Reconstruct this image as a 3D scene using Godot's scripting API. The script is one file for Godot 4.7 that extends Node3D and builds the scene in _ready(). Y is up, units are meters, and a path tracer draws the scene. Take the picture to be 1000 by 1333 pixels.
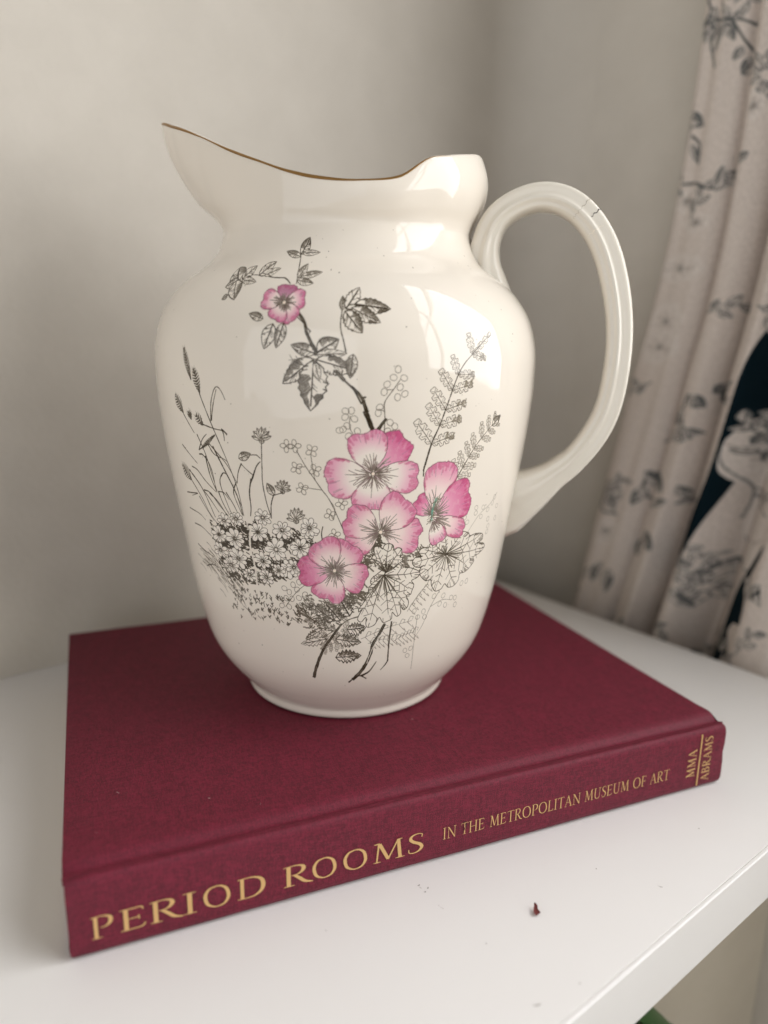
extends Node3D
# A transfer-printed water jug on a clothbound book, on a white shelf by a curtained window.

# ------------------------------------------------------------------ print painter
class Print:
	var w := 0
	var h := 0
	var s := 6.0          # pixels per millimetre
	var ox := 0.0         # left edge, millimetres
	var oy := 0.0         # top edge, millimetres (up is positive)
	var c := PackedByteArray()
	var paper := Color8(228, 220, 205)
	var ink := Color8(48, 39, 27)
	var rng := RandomNumberGenerator.new()

	func start(x0: float, x1: float, y0: float, y1: float, res: float, base: Color) -> void:
		s = res; ox = x0; oy = y1; paper = base
		w = int((x1 - x0) * s); h = int((y1 - y0) * s)
		c.resize(3)
		c[0] = base.r8; c[1] = base.g8; c[2] = base.b8
		while c.size() < w * h * 3:
			c.append_array(c.slice(0, mini(c.size(), w * h * 3 - c.size())))
		rng.seed = 7

	func texture() -> ImageTexture:
		return ImageTexture.create_from_image(Image.create_from_data(w, h, false, Image.FORMAT_RGB8, c))

	func pts(a: Array) -> PackedVector2Array:
		var o := PackedVector2Array()
		for i in range(0, a.size(), 2):
			o.append(Vector2(a[i], a[i + 1]))
		return o

	func smooth(p: PackedVector2Array, step := 1.1) -> PackedVector2Array:
		if p.size() < 3:
			return p
		var o := PackedVector2Array()
		for i in p.size() - 1:
			var a := p[maxi(i - 1, 0)]
			var b := p[i]
			var d := p[i + 1]
			var e := p[mini(i + 2, p.size() - 1)]
			var n := clampi(int(b.distance_to(d) / step), 1, 14)
			for k in n:
				o.append(b.cubic_interpolate(d, a, e, float(k) / n))
		o.append(p[p.size() - 1])
		return o

	# a tapered pen stroke; darkens only, so crossing strokes do not pile up
	func pen(p: PackedVector2Array, w0: float, w1: float, alpha := 1.0, col := Color(0, 0, 0, 0), cover := false) -> void:
		if col.a == 0.0:
			col = ink
		var n := p.size()
		var cr := col.r8
		var cg := col.g8
		var cb := col.b8
		var pr := paper.r8
		var pg := paper.g8
		var pb := paper.b8
		for i in n - 1:
			var a := Vector2((p[i].x - ox) * s, (oy - p[i].y) * s)
			var b := Vector2((p[i + 1].x - ox) * s, (oy - p[i + 1].y) * s)
			var r0 := lerpf(w0, w1, float(i) / (n - 1)) * s * 0.5
			r0 *= rng.randf_range(0.78, 1.2)
			var m := r0 + 1.0
			var x0 := maxi(int(minf(a.x, b.x) - m), 0)
			var x1 := mini(int(maxf(a.x, b.x) + m) + 1, w - 1)
			var y0 := maxi(int(minf(a.y, b.y) - m), 0)
			var y1 := mini(int(maxf(a.y, b.y) + m) + 1, h - 1)
			var d := b - a
			var dd := maxf(d.length_squared(), 0.0001)
			for y in range(y0, y1 + 1):
				for x in range(x0, x1 + 1):
					var vx := x - a.x
					var vy := y - a.y
					var t := clampf((vx * d.x + vy * d.y) / dd, 0.0, 1.0)
					vx -= t * d.x
					vy -= t * d.y
					var k := (r0 + 0.5 - sqrt(vx * vx + vy * vy)) * alpha
					if k <= 0.0:
						continue
					if k > alpha:
						k = alpha
					var q := (y * w + x) * 3
					if cover:
						c[q] = int(c[q] + (cr - c[q]) * k)
						c[q + 1] = int(c[q + 1] + (cg - c[q + 1]) * k)
						c[q + 2] = int(c[q + 2] + (cb - c[q + 2]) * k)
					else:
						c[q] = mini(c[q], int(pr + (cr - pr) * k))
						c[q + 1] = mini(c[q + 1], int(pg + (cg - pg) * k))
						c[q + 2] = mini(c[q + 2], int(pb + (cb - pb) * k))

	# a filled outline, coloured from its root (inner) to its rim (outer)
	func fill(p: PackedVector2Array, inner: Color, outer := Color(0, 0, 0, 0), root := Vector2.ZERO, reach := 1.0, alpha := 1.0, grain := 0.0, clear := 0.0) -> void:
		if outer.a == 0.0:
			outer = inner
		var q := PackedVector2Array()
		var y0 := 1e9
		var y1 := -1e9
		for v in p:
			var t := Vector2((v.x - ox) * s, (oy - v.y) * s)
			q.append(t)
			y0 = minf(y0, t.y); y1 = maxf(y1, t.y)
		var rp := Vector2((root.x - ox) * s, (oy - root.y) * s)
		for y in range(maxi(int(y0), 0), mini(int(y1) + 1, h)):
			var xs := []
			for i in q.size():
				var a := q[i]
				var b := q[(i + 1) % q.size()]
				if (a.y <= y) != (b.y <= y):
					xs.append(a.x + (b.x - a.x) * (y - a.y) / (b.y - a.y))
			xs.sort()
			for j in range(0, xs.size() - 1, 2):
				for x in range(maxi(int(xs[j]), 0), mini(int(xs[j + 1]) + 1, w)):
					var f := clampf(Vector2(x, y).distance_to(rp) / (reach * s), 0.0, 1.0)
					f = maxf(0.0, (f - clear) / (1.0 - clear))
					f = f * f * (3.0 - 2.0 * f)
					var k := alpha
					if grain > 0.0:
						k *= 1.0 - grain * rng.randf()
					var n := (y * w + x) * 3
					c[n] = int(lerpf(c[n], lerpf(inner.r8, outer.r8, f), k))
					c[n + 1] = int(lerpf(c[n + 1], lerpf(inner.g8, outer.g8, f), k))
					c[n + 2] = int(lerpf(c[n + 2], lerpf(inner.b8, outer.b8, f), k))

	# thin, patchy transfer: the ink fades in soft islands
	func fade() -> void:
		var n := FastNoiseLite.new()
		n.seed = 5; n.frequency = 0.035; n.fractal_octaves = 3
		var m := FastNoiseLite.new()
		m.seed = 8; m.frequency = 0.4; m.fractal_octaves = 1
		for y in h:
			for x in w:
				var q := (y * w + x) * 3
				if c[q] > paper.r8 - 6 and c[q + 1] > paper.g8 - 6:
					continue
				var k := clampf(-0.06 + 0.5 * n.get_noise_2d(x, y) + 0.3 * m.get_noise_2d(x, y), 0.0, 0.5)
				c[q] = int(c[q] + (paper.r8 - c[q]) * k)
				c[q + 1] = int(c[q + 1] + (paper.g8 - c[q + 1]) * k)
				c[q + 2] = int(c[q + 2] + (paper.b8 - c[q + 2]) * k)

	func line(a: Array, w0: float, w1: float, alpha: float) -> void:
		var p := smooth(pts(a))
		if w0 + w1 < 1.2:
			pen(p, w0, w1, alpha)
			return
		for k in 3:      # a woody stem: ragged parallel strokes with the glaze showing between
			var q := PackedVector2Array()
			for i in p.size():
				var d := (p[mini(i + 1, p.size() - 1)] - p[maxi(i - 1, 0)]).normalized()
				q.append(p[i] + Vector2(-d.y, d.x) * ((k - 1) * 0.3 + rng.randf_range(-0.08, 0.08)) * lerpf(w0, w1, float(i) / p.size()))
			pen(q, w0 * 0.42, w1 * 0.42, alpha * (0.75 if k == 1 else 1.0))

	func wear(a: Array, width: float) -> void:
		var p := smooth(pts(a), 0.7)
		for i in p.size():
			p[i] += Vector2(rng.randf_range(-0.15, 0.15), 0)
		pen(p, width, width * 0.8, 0.8, paper, true)

	func sides(a: Vector2, b: Vector2, wide: float, teeth: float) -> Array:
		var u := (b - a).normalized()
		var n := Vector2(-u.y, u.x)
		var out := []
		for side in [1.0, -1.0]:
			var p := PackedVector2Array()
			var bend := rng.randf_range(0.85, 1.1)
			for k in 15:
				var t := k / 14.0
				var f := pow(sin(PI * pow(t, 0.82)), 0.85) * wide * 0.5 * bend
				if teeth > 0.0 and k > 1 and k < 13:
					f *= 1.0 + teeth * (1.0 if k % 2 == 0 else -1.0)
				p.append(a.lerp(b, t) + n * side * f)
			out.append(p)
		return out

	func leaf(ab: Array, wide: float, dark: float, teeth: float) -> void:
		var a := Vector2(ab[0], ab[1])
		var b := Vector2(ab[2], ab[3])
		var e := sides(a, b, wide, teeth)
		var left: PackedVector2Array = e[0]
		var right: PackedVector2Array = e[1]
		var whole := left.duplicate()
		var back := right.duplicate()
		back.reverse()
		whole.append_array(back)
		fill(whole, paper)
		var lw := clampf(wide * 0.055, 0.2, 0.36)
		var shade := 0 if (b - a).x > 0.0 else 1
		if dark > 0.45:
			var dk := PackedVector2Array()
			var from := 2 if dark > 0.8 else 4
			for k in range(from, 15):
				dk.append(e[shade][k])
			for k in range(14, from - 1, -1):
				dk.append(a.lerp(b, k / 14.0).lerp(e[shade][k], rng.randf_range(0.0, 0.75 - 0.5 * dark)))
			fill(dk, ink, Color(0, 0, 0, 0), Vector2.ZERO, 1.0, 0.85, 0.45)
			if dark > 0.68:
				var dk2 := PackedVector2Array()
				for k in range(9, 15):
					dk2.append(e[1 - shade][k])
				for k in range(14, 8, -1):
					dk2.append(a.lerp(b, k / 14.0).lerp(e[1 - shade][k], rng.randf_range(0.2, 0.8)))
				fill(dk2, ink, Color(0, 0, 0, 0), Vector2.ZERO, 1.0, 0.9, 0.4)
		for k in range(2, 11):
			var m := a.lerp(b, k / 14.0 + rng.randf_range(-0.02, 0.02))
			for sd in 2:
				var tip: Vector2 = e[sd][mini(k + 3, 14)]
				var l := rng.randf_range(0.45, 0.95)
				if sd == shade and dark > 0.45:
					pen(smooth(PackedVector2Array([m, m.lerp(tip, 0.5 * l) + (b - a) * 0.01, m.lerp(tip, l)])), lw * 0.9, lw * 0.3, 0.55, paper, true)
				elif rng.randf() < 0.35 + dark * 0.5:
					pen(smooth(PackedVector2Array([m, m.lerp(tip, 0.5 * l) + (b - a) * 0.012, m.lerp(tip, l)])), lw * 0.9, lw * 0.35, 0.85)
				if rng.randf() < dark * 0.7:
					var q: Vector2 = e[sd][k]
					var dir := (m - q) * rng.randf_range(0.15, 0.5) + (a - b) * rng.randf_range(0.0, 0.06)
					pen(PackedVector2Array([q, q + dir]), lw * 1.3, lw * 0.3, 0.85)
		pen(left, lw * 1.2, lw, 0.95)
		pen(right, lw * 1.2, lw, 0.95)
		pen(PackedVector2Array([a, a.lerp(b, 0.9)]), lw * 1.6, lw * 0.5, 0.95)

	func lobed(ca: Array, ta: Array, dark: float) -> void:
		var ctr := Vector2(ca[0], ca[1])
		var tips := pts(ta)
		var ring := PackedVector2Array()
		if tips.size() > 2:
			for i in tips.size():
				var a := tips[i]
				var b := tips[(i + 1) % tips.size()]
				ring.append(a)
				ring.append(ctr.lerp(a, 0.97).lerp(b, 0.3) + Vector2(rng.randf_range(-0.5, 0.5), rng.randf_range(-0.5, 0.5)))
				ring.append(ctr.lerp(a.lerp(b, 0.5), 0.86))
				ring.append(ctr.lerp(b, 0.98).lerp(a, 0.3))
			var closed := ring.duplicate()
			closed.append(ring[0])
			var sm := smooth(closed, 0.6)
			fill(sm, paper)
			for i in sm.size() - 1:
				if rng.randf() < dark * 0.65:
					var l := rng.randf_range(0.06, 0.2)
					pen(PackedVector2Array([sm[i], sm[i].lerp(ctr, l)]), 0.3, 0.12, 0.85)
			pen(sm, 0.34, 0.34, 0.95)
		for t in tips:
			var bend := ctr.lerp(t, 0.5) + Vector2(rng.randf_range(-0.6, 0.6), rng.randf_range(-0.6, 0.6))
			var vein := smooth(PackedVector2Array([ctr, bend, ctr.lerp(t, 0.86)]))
			pen(vein, 0.5, 0.16, 0.9)
			var u := (t - ctr).normalized()
			var n := Vector2(-u.y, u.x)
			var reach := ctr.distance_to(t)
			for k in 3:
				var m := ctr.lerp(t, 0.36 + 0.18 * k)
				for sd in [-1.0, 1.0]:
					pen(PackedVector2Array([m, m + (u * 0.6 + n * sd) * reach * rng.randf_range(0.1, 0.2)]), 0.26, 0.12, 0.8)
			for k in int(dark * 9):
				var sd := rng.randf_range(-0.35, 0.35)
				var d := u.rotated(sd)
				pen(PackedVector2Array([ctr + d * reach * 0.1, ctr + d * reach * rng.randf_range(0.25, 0.5)]), 0.3, 0.12, 0.75)

	func petal(ab: Array, wide: float, tone: int) -> void:
		var a := Vector2(ab[0], ab[1])
		var b := Vector2(ab[2], ab[3])
		var l := a.distance_to(b)
		var u := (b - a) / l
		var n := Vector2(-u.y, u.x)
		var p := PackedVector2Array([a])
		var ks := [[0.12, 0.1], [0.35, 0.36], [0.6, 0.49], [0.8, 0.5], [0.93, 0.4], [1.0, 0.22], [0.965, 0.02], [1.0, -0.2], [0.94, -0.4], [0.8, -0.5], [0.6, -0.49], [0.35, -0.36], [0.12, -0.1]]
		for k in ks:
			var j := 0.03 if k[0] > 0.5 else 0.0
			p.append(a + u * l * (k[0] + rng.randf_range(-j, j)) + n * wide * (k[1] + rng.randf_range(-j, j)))
		p.append(a)
		var sm := smooth(p, 0.7)
		for i in sm.size():
			if sm[i].distance_to(a) > l * 0.7:
				sm[i] += u * rng.randf_range(-0.012, 0.012) * l
		var inner := Color8(230, 220, 209)
		var outer := Color8(218, 148, 174)
		if tone == 1:
			inner = Color8(231, 208, 202); outer = Color8(212, 136, 164)
		if tone == 2:
			inner = Color8(226, 168, 186); outer = Color8(200, 100, 140)
		if l < 7.0:
			inner = Color8(192, 146, 162); outer = Color8(166, 100, 130)
		fill(sm, inner, outer, a, l * 1.0, 1.0, 0.08, 0.15 if tone == 2 or l < 7.0 else 0.44)
		# washes of deeper colour along the rim
		for i in range(2, sm.size() - 2):
			if sm[i].distance_to(a) > l * 0.62 and rng.randf() < 0.75:
				pen(PackedVector2Array([sm[i], sm[i].lerp(a, rng.randf_range(0.04, 0.2))]), 0.9, 0.3, 0.27, Color8(172, 54, 96), true)
		var line_ink := Color8(84, 50, 58)
		pen(sm, 0.26, 0.26, 0.85, line_ink)
		for k in 7:
			var f := (k - 3) / 3.0 + rng.randf_range(-0.12, 0.12)
			var d := (u + n * f * wide / l * 0.62).normalized()
			var e := l * rng.randf_range(0.34, 0.66) * (1.0 - 0.25 * absf(f))
			var st := a + d * l * 0.1
			var md := a + d * e * 0.6 + n * rng.randf_range(-0.2, 0.2)
			pen(smooth(PackedVector2Array([st, md, a + d * e])), 0.6, 0.14, 0.72, Color8(82, 64, 58))
			if k % 2 == 0:
				var fk := a + d * e * 0.55
				pen(PackedVector2Array([fk, fk + (d + n * (0.5 if f > 0.0 else -0.5)) * e * 0.3]), 0.3, 0.1, 0.7, Color8(80, 56, 56))
		for k in 5:
			var f := rng.randf_range(-0.9, 0.9)
			var d := (u + n * f * wide / l * 0.55).normalized()
			pen(PackedVector2Array([a + d * l * 0.94, a + d * l * rng.randf_range(0.7, 0.86)]), 0.24, 0.1, 0.55, Color8(110, 50, 78))

	func heart(ca: Array, r: float) -> void:
		var ctr := Vector2(ca[0], ca[1])
		for k in 18:
			var d := Vector2.from_angle(rng.randf() * TAU)
			var t := rng.randf_range(0.5, 1.2) * r
			pen(PackedVector2Array([ctr + d * r * 0.35, ctr + d * t]), 0.3, 0.12, 0.75)
		var ring := PackedVector2Array()
		for k in 13:
			ring.append(ctr + Vector2.from_angle(k * TAU / 12.0) * r * (0.34 if k % 2 == 0 else 0.24))
		fill(ring, Color8(232, 214, 196))
		pen(ring, 0.26, 0.26, 0.95)

	func green(a: Array) -> void:
		var p := smooth(pts(a))
		pen(p, 1.3, 0.9, 0.55, Color8(96, 176, 150), true)
		for k in 26:
			var m := p[rng.randi() % p.size()]
			pen(PackedVector2Array([m, m + Vector2(rng.randf_range(0.4, 4.2), rng.randf_range(-0.6, 3.4))]), 0.26, 0.1, 0.7, Color8(84, 74, 52))
		for k in 14:
			var m := p[rng.randi() % p.size()]
			pen(PackedVector2Array([m, m + Vector2(rng.randf_range(-2.4, 0.0), rng.randf_range(-2.6, -0.4))]), 0.3, 0.1, 0.7)

	func oval(ctr: Vector2, r: Vector2, turn: float, lw: float, alpha: float) -> void:
		var p := PackedVector2Array()
		for k in 13:
			p.append(ctr + (Vector2.from_angle(k * TAU / 12.0) * r).rotated(turn))
		pen(p, lw, lw, alpha)

	func loops(a: Array, r: float, alpha: float) -> void:
		for v in pts(a):
			oval(v, Vector2(r, r * 0.85) * 0.95, rng.randf() * PI, 0.2, alpha)

	func quads(a: Array, r: float, alpha: float) -> void:
		for v in pts(a):
			var t := rng.randf() * PI
			for k in 4:
				oval(v + Vector2.from_angle(t + k * PI * 0.5) * r * 0.7, Vector2(r * 0.62, r * 0.46), t + k * PI * 0.5, 0.22, alpha)

	func daisy(ca: Array, rx: float, ry: float) -> void:
		var ctr := Vector2(ca[0], ca[1])
		var n := rng.randi_range(8, 9)
		var t0 := rng.randf() * TAU
		for k in n:
			var t := t0 + k * TAU / n + rng.randf_range(-0.08, 0.08)
			var l := rng.randf_range(0.8, 1.02)
			var p := PackedVector2Array()
			for m in 11:
				var f := m / 10.0 * TAU
				var q := Vector2(0.58 + 0.42 * cos(f), 0.245 * sin(f) * (1.0 + 0.25 * cos(f))).rotated(t) * l
				p.append(ctr + Vector2(q.x * rx, q.y * ry))
			fill(p, paper.lightened(0.15))
			pen(p, 0.22, 0.22, 0.9)
			pen(PackedVector2Array([ctr + Vector2(cos(t) * rx, sin(t) * ry) * 0.2, ctr + Vector2(cos(t) * rx, sin(t) * ry) * rng.randf_range(0.35, 0.6)]), 0.26, 0.1, 0.8)
		oval(ctr, Vector2(0.14 * rx, 0.14 * ry), 0.0, 0.3, 0.95)

	func wheat(ab: Array, wide: float) -> void:
		var a := Vector2(ab[0], ab[1])
		var b := Vector2(ab[2], ab[3])
		var u := (b - a).normalized()
		var n := Vector2(-u.y, u.x)
		pen(PackedVector2Array([a - u * 0.8, b]), 0.2, 0.3, 0.9)
		var count := maxi(4, int(a.distance_to(b) / 1.1))
		for k in count:
			var m := a.lerp(b, (k + 0.5) / count)
			var f := wide * 0.45 * sin(PI * clampf((k + 0.8) / (count + 0.6), 0.1, 0.95))
			for sd in [-1.0, 1.0]:
				var g: Vector2 = m + n * sd * f - u * 0.9
				pen(PackedVector2Array([m, m.lerp(g, 0.6), g]), 0.75, 0.25, 0.85)
				pen(PackedVector2Array([g, g - u * 1.2 + n * sd * 0.2]), 0.16, 0.1, 0.6)

	# a small lobed leaflet in outline, like a frond's segment
	func frond(a: Vector2, b: Vector2, wide: float, alpha: float, tip_dark: bool) -> void:
		var u := b - a
		var n := Vector2(-u.y, u.x).normalized()
		var lw := 0.22
		for sd in [1.0, -1.0]:
			var p := PackedVector2Array([a])
			var lobes := 4
			for k in lobes:
				var t := (k + 0.3) / lobes
				var f: float = sin(PI * clampf(t * 0.82 + 0.14, 0.0, 1.0)) * wide * 0.5
				p.append(a + u * (t - 0.02) + n * sd * f * 0.42)
				p.append(a + u * (t + 0.02) + n * sd * f * rng.randf_range(0.9, 1.1))
				p.append(a + u * (t + 0.16) + n * sd * f * rng.randf_range(0.85, 1.1))
				p.append(a + u * (t + 0.18) + n * sd * f * 0.5)
				pen(PackedVector2Array([a + u * t, a + u * (t + 0.1) + n * sd * f * 0.7]), lw * 0.8, lw * 0.4, alpha * 0.9)
			p.append(b)
			pen(p, lw, lw, alpha)
		pen(PackedVector2Array([a, a.lerp(b, 0.85)]), lw * 1.1, lw * 0.6, alpha)
		if tip_dark:
			for k in 9:
				var m := a.lerp(b, rng.randf_range(0.55, 0.95))
				pen(PackedVector2Array([m, m + n * rng.randf_range(-0.45, 0.45) * wide + u * 0.1]), 0.8, 0.4, 0.6, Color8(92, 80, 62))

	func fern(a: Array, left: float, right: float, alpha: float) -> void:
		var reach0 := maxf(left, right)
		var p := smooth(pts(a), maxf(2.4, reach0 * 0.46))
		pen(smooth(pts(a), 1.0), 0.8 * alpha, 0.25, alpha)
		var n := p.size()
		for i in range(1, n - 1):
			var f := 1.0 - pow(float(i) / n, 1.6) * 0.6
			var u := (p[i + 1] - p[i - 1]).normalized()
			for sd in [1.0, -1.0]:
				var reach: float = (left if sd > 0.0 else right) * f * rng.randf_range(0.88, 1.06)
				var d: Vector2 = u.rotated(sd * 0.98)
				frond(p[i], p[i] + d * reach, reach * 0.46, alpha, sd < 0.0 and alpha > 0.8 and f > 0.4)
		frond(p[n - 2], p[n - 1] + (p[n - 1] - p[n - 2]) * 0.4, reach0 * 0.2, alpha, false)

	func hatch(a: Array, wide: float, n: int, alpha: float) -> void:
		var p := smooth(pts(a), 1.0)
		for k in n:
			var m := p[rng.randi() % p.size()] + Vector2(rng.randfn(0.0, 0.4), rng.randfn(0.0, 0.4)) * wide
			var d := Vector2.from_angle(rng.randf_range(-1.2, 0.2)) * rng.randf_range(0.5, 1.6)
			pen(PackedVector2Array([m - d, m + d * 0.4]), 0.6, 0.22, alpha)

	func tufts(a: Array, size: float) -> void:
		for v in pts(a):
			for k in 3:
				if rng.randf() < 0.75:
					var d := Vector2.from_angle(PI * 0.5 + (k - 1) * 0.7 + rng.randf_range(-0.25, 0.25)) * size * rng.randf_range(0.5, 1.1)
					pen(PackedVector2Array([v, v + d]), 0.42, 0.14, 0.8)
			pen(PackedVector2Array([v, v + Vector2(rng.randf_range(-1.0, 1.0), -0.4)]), 0.35, 0.15, 0.7)

	func specks(n: int) -> void:
		for k in n:
			var v := Vector2(rng.randf_range(ox, ox + w / s), rng.randf_range(oy - h / s, oy))
			pen(PackedVector2Array([v, v + Vector2(0.05, 0)]), rng.randf_range(0.2, 0.55), 0.2, rng.randf_range(0.2, 0.7))


# ------------------------------------------------------------------ scene helpers
var rng := RandomNumberGenerator.new()

func tag(o: Node, label: String, category: String, group := "", kind := "") -> void:
	if label: o.set_meta("label", label)
	if category: o.set_meta("category", category)
	if group: o.set_meta("group", group)
	if kind: o.set_meta("kind", kind)

func thing(called: String, label: String, category: String, at := Vector3.ZERO, turn := 0.0) -> Node3D:
	var o := Node3D.new()
	o.name = called
	add_child(o, true)
	o.position = at
	o.rotation.y = turn
	tag(o, label, category)
	return o

func put(called: String, mesh: Mesh, m: Material, parent: Node = self) -> MeshInstance3D:
	var o := MeshInstance3D.new()
	o.name = called
	o.mesh = mesh
	o.material_override = m
	parent.add_child(o, true)
	return o

func mat(col: Color, rough: float) -> StandardMaterial3D:
	var m := StandardMaterial3D.new()
	m.albedo_color = col
	m.roughness = rough
	return m

func noise_tex(size: int, freq: float, oct: int, seed_: int, lo: Color, hi: Color) -> NoiseTexture2D:
	var n := FastNoiseLite.new()
	n.seed = seed_
	n.frequency = freq
	n.fractal_octaves = oct
	var t := NoiseTexture2D.new()
	t.width = size; t.height = size; t.seamless = true; t.noise = n
	var g := Gradient.new()
	g.set_color(0, lo); g.set_color(1, hi)
	t.color_ramp = g
	return t

func noise_tex_normal(size: int, freq: float, seed_: int) -> NoiseTexture2D:
	var n := FastNoiseLite.new()
	n.seed = seed_
	n.frequency = freq
	n.fractal_octaves = 3
	var t := NoiseTexture2D.new()
	t.width = size; t.height = size; t.seamless = true; t.noise = n
	t.as_normal_map = true
	t.bump_strength = 6.0
	return t

# a grid of points to a smooth mesh; each row is an Array of Vector3
func grid(rows: Array, uvs := [], close := false) -> ArrayMesh:
	var nv := rows.size()
	var nu: int = rows[0].size()
	var p := PackedVector3Array()
	var n := PackedVector3Array()
	var t := PackedVector2Array()
	var ix := PackedInt32Array()
	for j in nv:
		for i in nu:
			p.append(rows[j][i])
			t.append(uvs[j][i] if uvs else Vector2(float(i) / nu, float(j) / nv))
			var i0 := i - 1
			var i1 := i + 1
			if close:
				i0 = i0 if i0 >= 0 else nu - 2
				i1 = i1 if i1 < nu else 1
			else:
				i0 = maxi(i0, 0); i1 = mini(i1, nu - 1)
			var du: Vector3 = rows[j][i1] - rows[j][i0]
			var dv: Vector3 = rows[mini(j + 1, nv - 1)][i] - rows[maxi(j - 1, 0)][i]
			var c := du.cross(dv)
			n.append(c.normalized() if c.length() > 1e-14 else Vector3.UP)
	for j in nv - 1:
		for i in nu - 1:
			var a := j * nu + i
			ix.append_array([a, a + nu, a + 1, a + 1, a + nu, a + nu + 1])
	var arr := []
	arr.resize(Mesh.ARRAY_MAX)
	arr[Mesh.ARRAY_VERTEX] = p
	arr[Mesh.ARRAY_NORMAL] = n
	arr[Mesh.ARRAY_TEX_UV] = t
	arr[Mesh.ARRAY_INDEX] = ix
	var m := ArrayMesh.new()
	m.add_surface_from_arrays(Mesh.PRIMITIVE_TRIANGLES, arr)
	return m

# a box with chamfered edges between two corners
func chamfer_box(lo: Vector3, hi: Vector3, ch: float) -> ArrayMesh:
	var st := SurfaceTool.new()
	st.begin(Mesh.PRIMITIVE_TRIANGLES)
	st.set_smooth_group(-1)
	add_chamfer(st, lo, hi, ch)
	st.generate_normals()
	return st.commit()

func add_chamfer(st: SurfaceTool, lo: Vector3, hi: Vector3, ch: float) -> void:
	var mid := (lo + hi) * 0.5
	var half := (hi - lo) * 0.5
	var corner := func(sg: Vector3, ax: int) -> Vector3:
		var v := half - Vector3(ch, ch, ch)
		v[ax] = half[ax]
		return mid + v * sg
	var face := func(a: Array) -> void:
		var ctr := Vector3.ZERO
		for v in a: ctr += v
		ctr /= a.size()
		var nn: Vector3 = (a[1] - a[0]).cross(a[2] - a[0])
		var o: Array = a.duplicate()
		if nn.dot(ctr - mid) > 0.0: o.reverse()
		for k in range(1, o.size() - 1):
			for v in [o[0], o[k], o[k + 1]]: st.add_vertex(v)
	for ax in 3:
		var b := (ax + 1) % 3
		var c := (ax + 2) % 3
		for s in [-1.0, 1.0]:
			var q := []
			for k in [[-1, -1], [1, -1], [1, 1], [-1, 1]]:
				var sg := Vector3.ONE
				sg[ax] = s; sg[b] = k[0]; sg[c] = k[1]
				q.append(corner.call(sg, ax))
			face.call(q)
		for s in [-1.0, 1.0]:
			for t in [-1.0, 1.0]:
				var q := []
				for k in [[b, -1], [b, 1], [c, 1], [c, -1]]:
					var sg := Vector3.ONE
					sg[ax] = k[1]; sg[b] = s; sg[c] = t
					q.append(corner.call(sg, k[0]))
				face.call(q)
	for x in [-1.0, 1.0]:
		for y in [-1.0, 1.0]:
			for z in [-1.0, 1.0]:
				var sg := Vector3(x, y, z)
				face.call([corner.call(sg, 0), corner.call(sg, 1), corner.call(sg, 2)])

# a closed profile (x = depth, y = height) swept along +X of the mesh from x0 to x1, with caps
func sweep(profile: PackedVector2Array, x0: float, x1: float, steps: int, wobble := 0.0, ends := 0.0) -> ArrayMesh:
	var st := SurfaceTool.new()
	st.begin(Mesh.PRIMITIVE_TRIANGLES)
	var n := profile.size()
	var noise := FastNoiseLite.new()
	noise.seed = 4
	noise.frequency = 14.0
	var mid := Vector2.ZERO
	for v in profile: mid += v / n
	var at := func(k: int, i: int) -> Vector3:
		var f := float(i) / steps
		var v := profile[k % n]
		var x := lerpf(x0, x1, f)
		if ends > 0.0 and (i == 0 or i == steps):
			v = v - (v - mid).normalized() * ends * 0.8
		elif ends > 0.0 and i == 1: x = x0 + ends
		elif ends > 0.0 and i == steps - 1: x = x1 - ends
		return Vector3(x, v.y + wobble * noise.get_noise_2d(x, v.x * 3.0), v.x + wobble * noise.get_noise_2d(x + 9.0, v.y * 4.0))
	for i in steps:
		for k in n:
			var d := (profile[(k + 1) % n] - profile[k]).length()
			st.set_smooth_group(0 if d < 0.0042 or d > 0.02 else 1)
			var a: Vector3 = at.call(k, i)
			var b: Vector3 = at.call(k + 1, i)
			var c: Vector3 = at.call(k, i + 1)
			var e: Vector3 = at.call(k + 1, i + 1)
			for v in [a, c, b, b, c, e]: st.add_vertex(v)
	var tri := Geometry2D.triangulate_polygon(profile)
	st.set_smooth_group(-1)
	for e in [0, steps]:
		for k in range(0, tri.size(), 3):
			var q := [tri[k], tri[k + 1], tri[k + 2]]
			if e == 0: q.reverse()
			for m in q: st.add_vertex(at.call(m, e))
	st.generate_normals()
	return st.commit()

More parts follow.
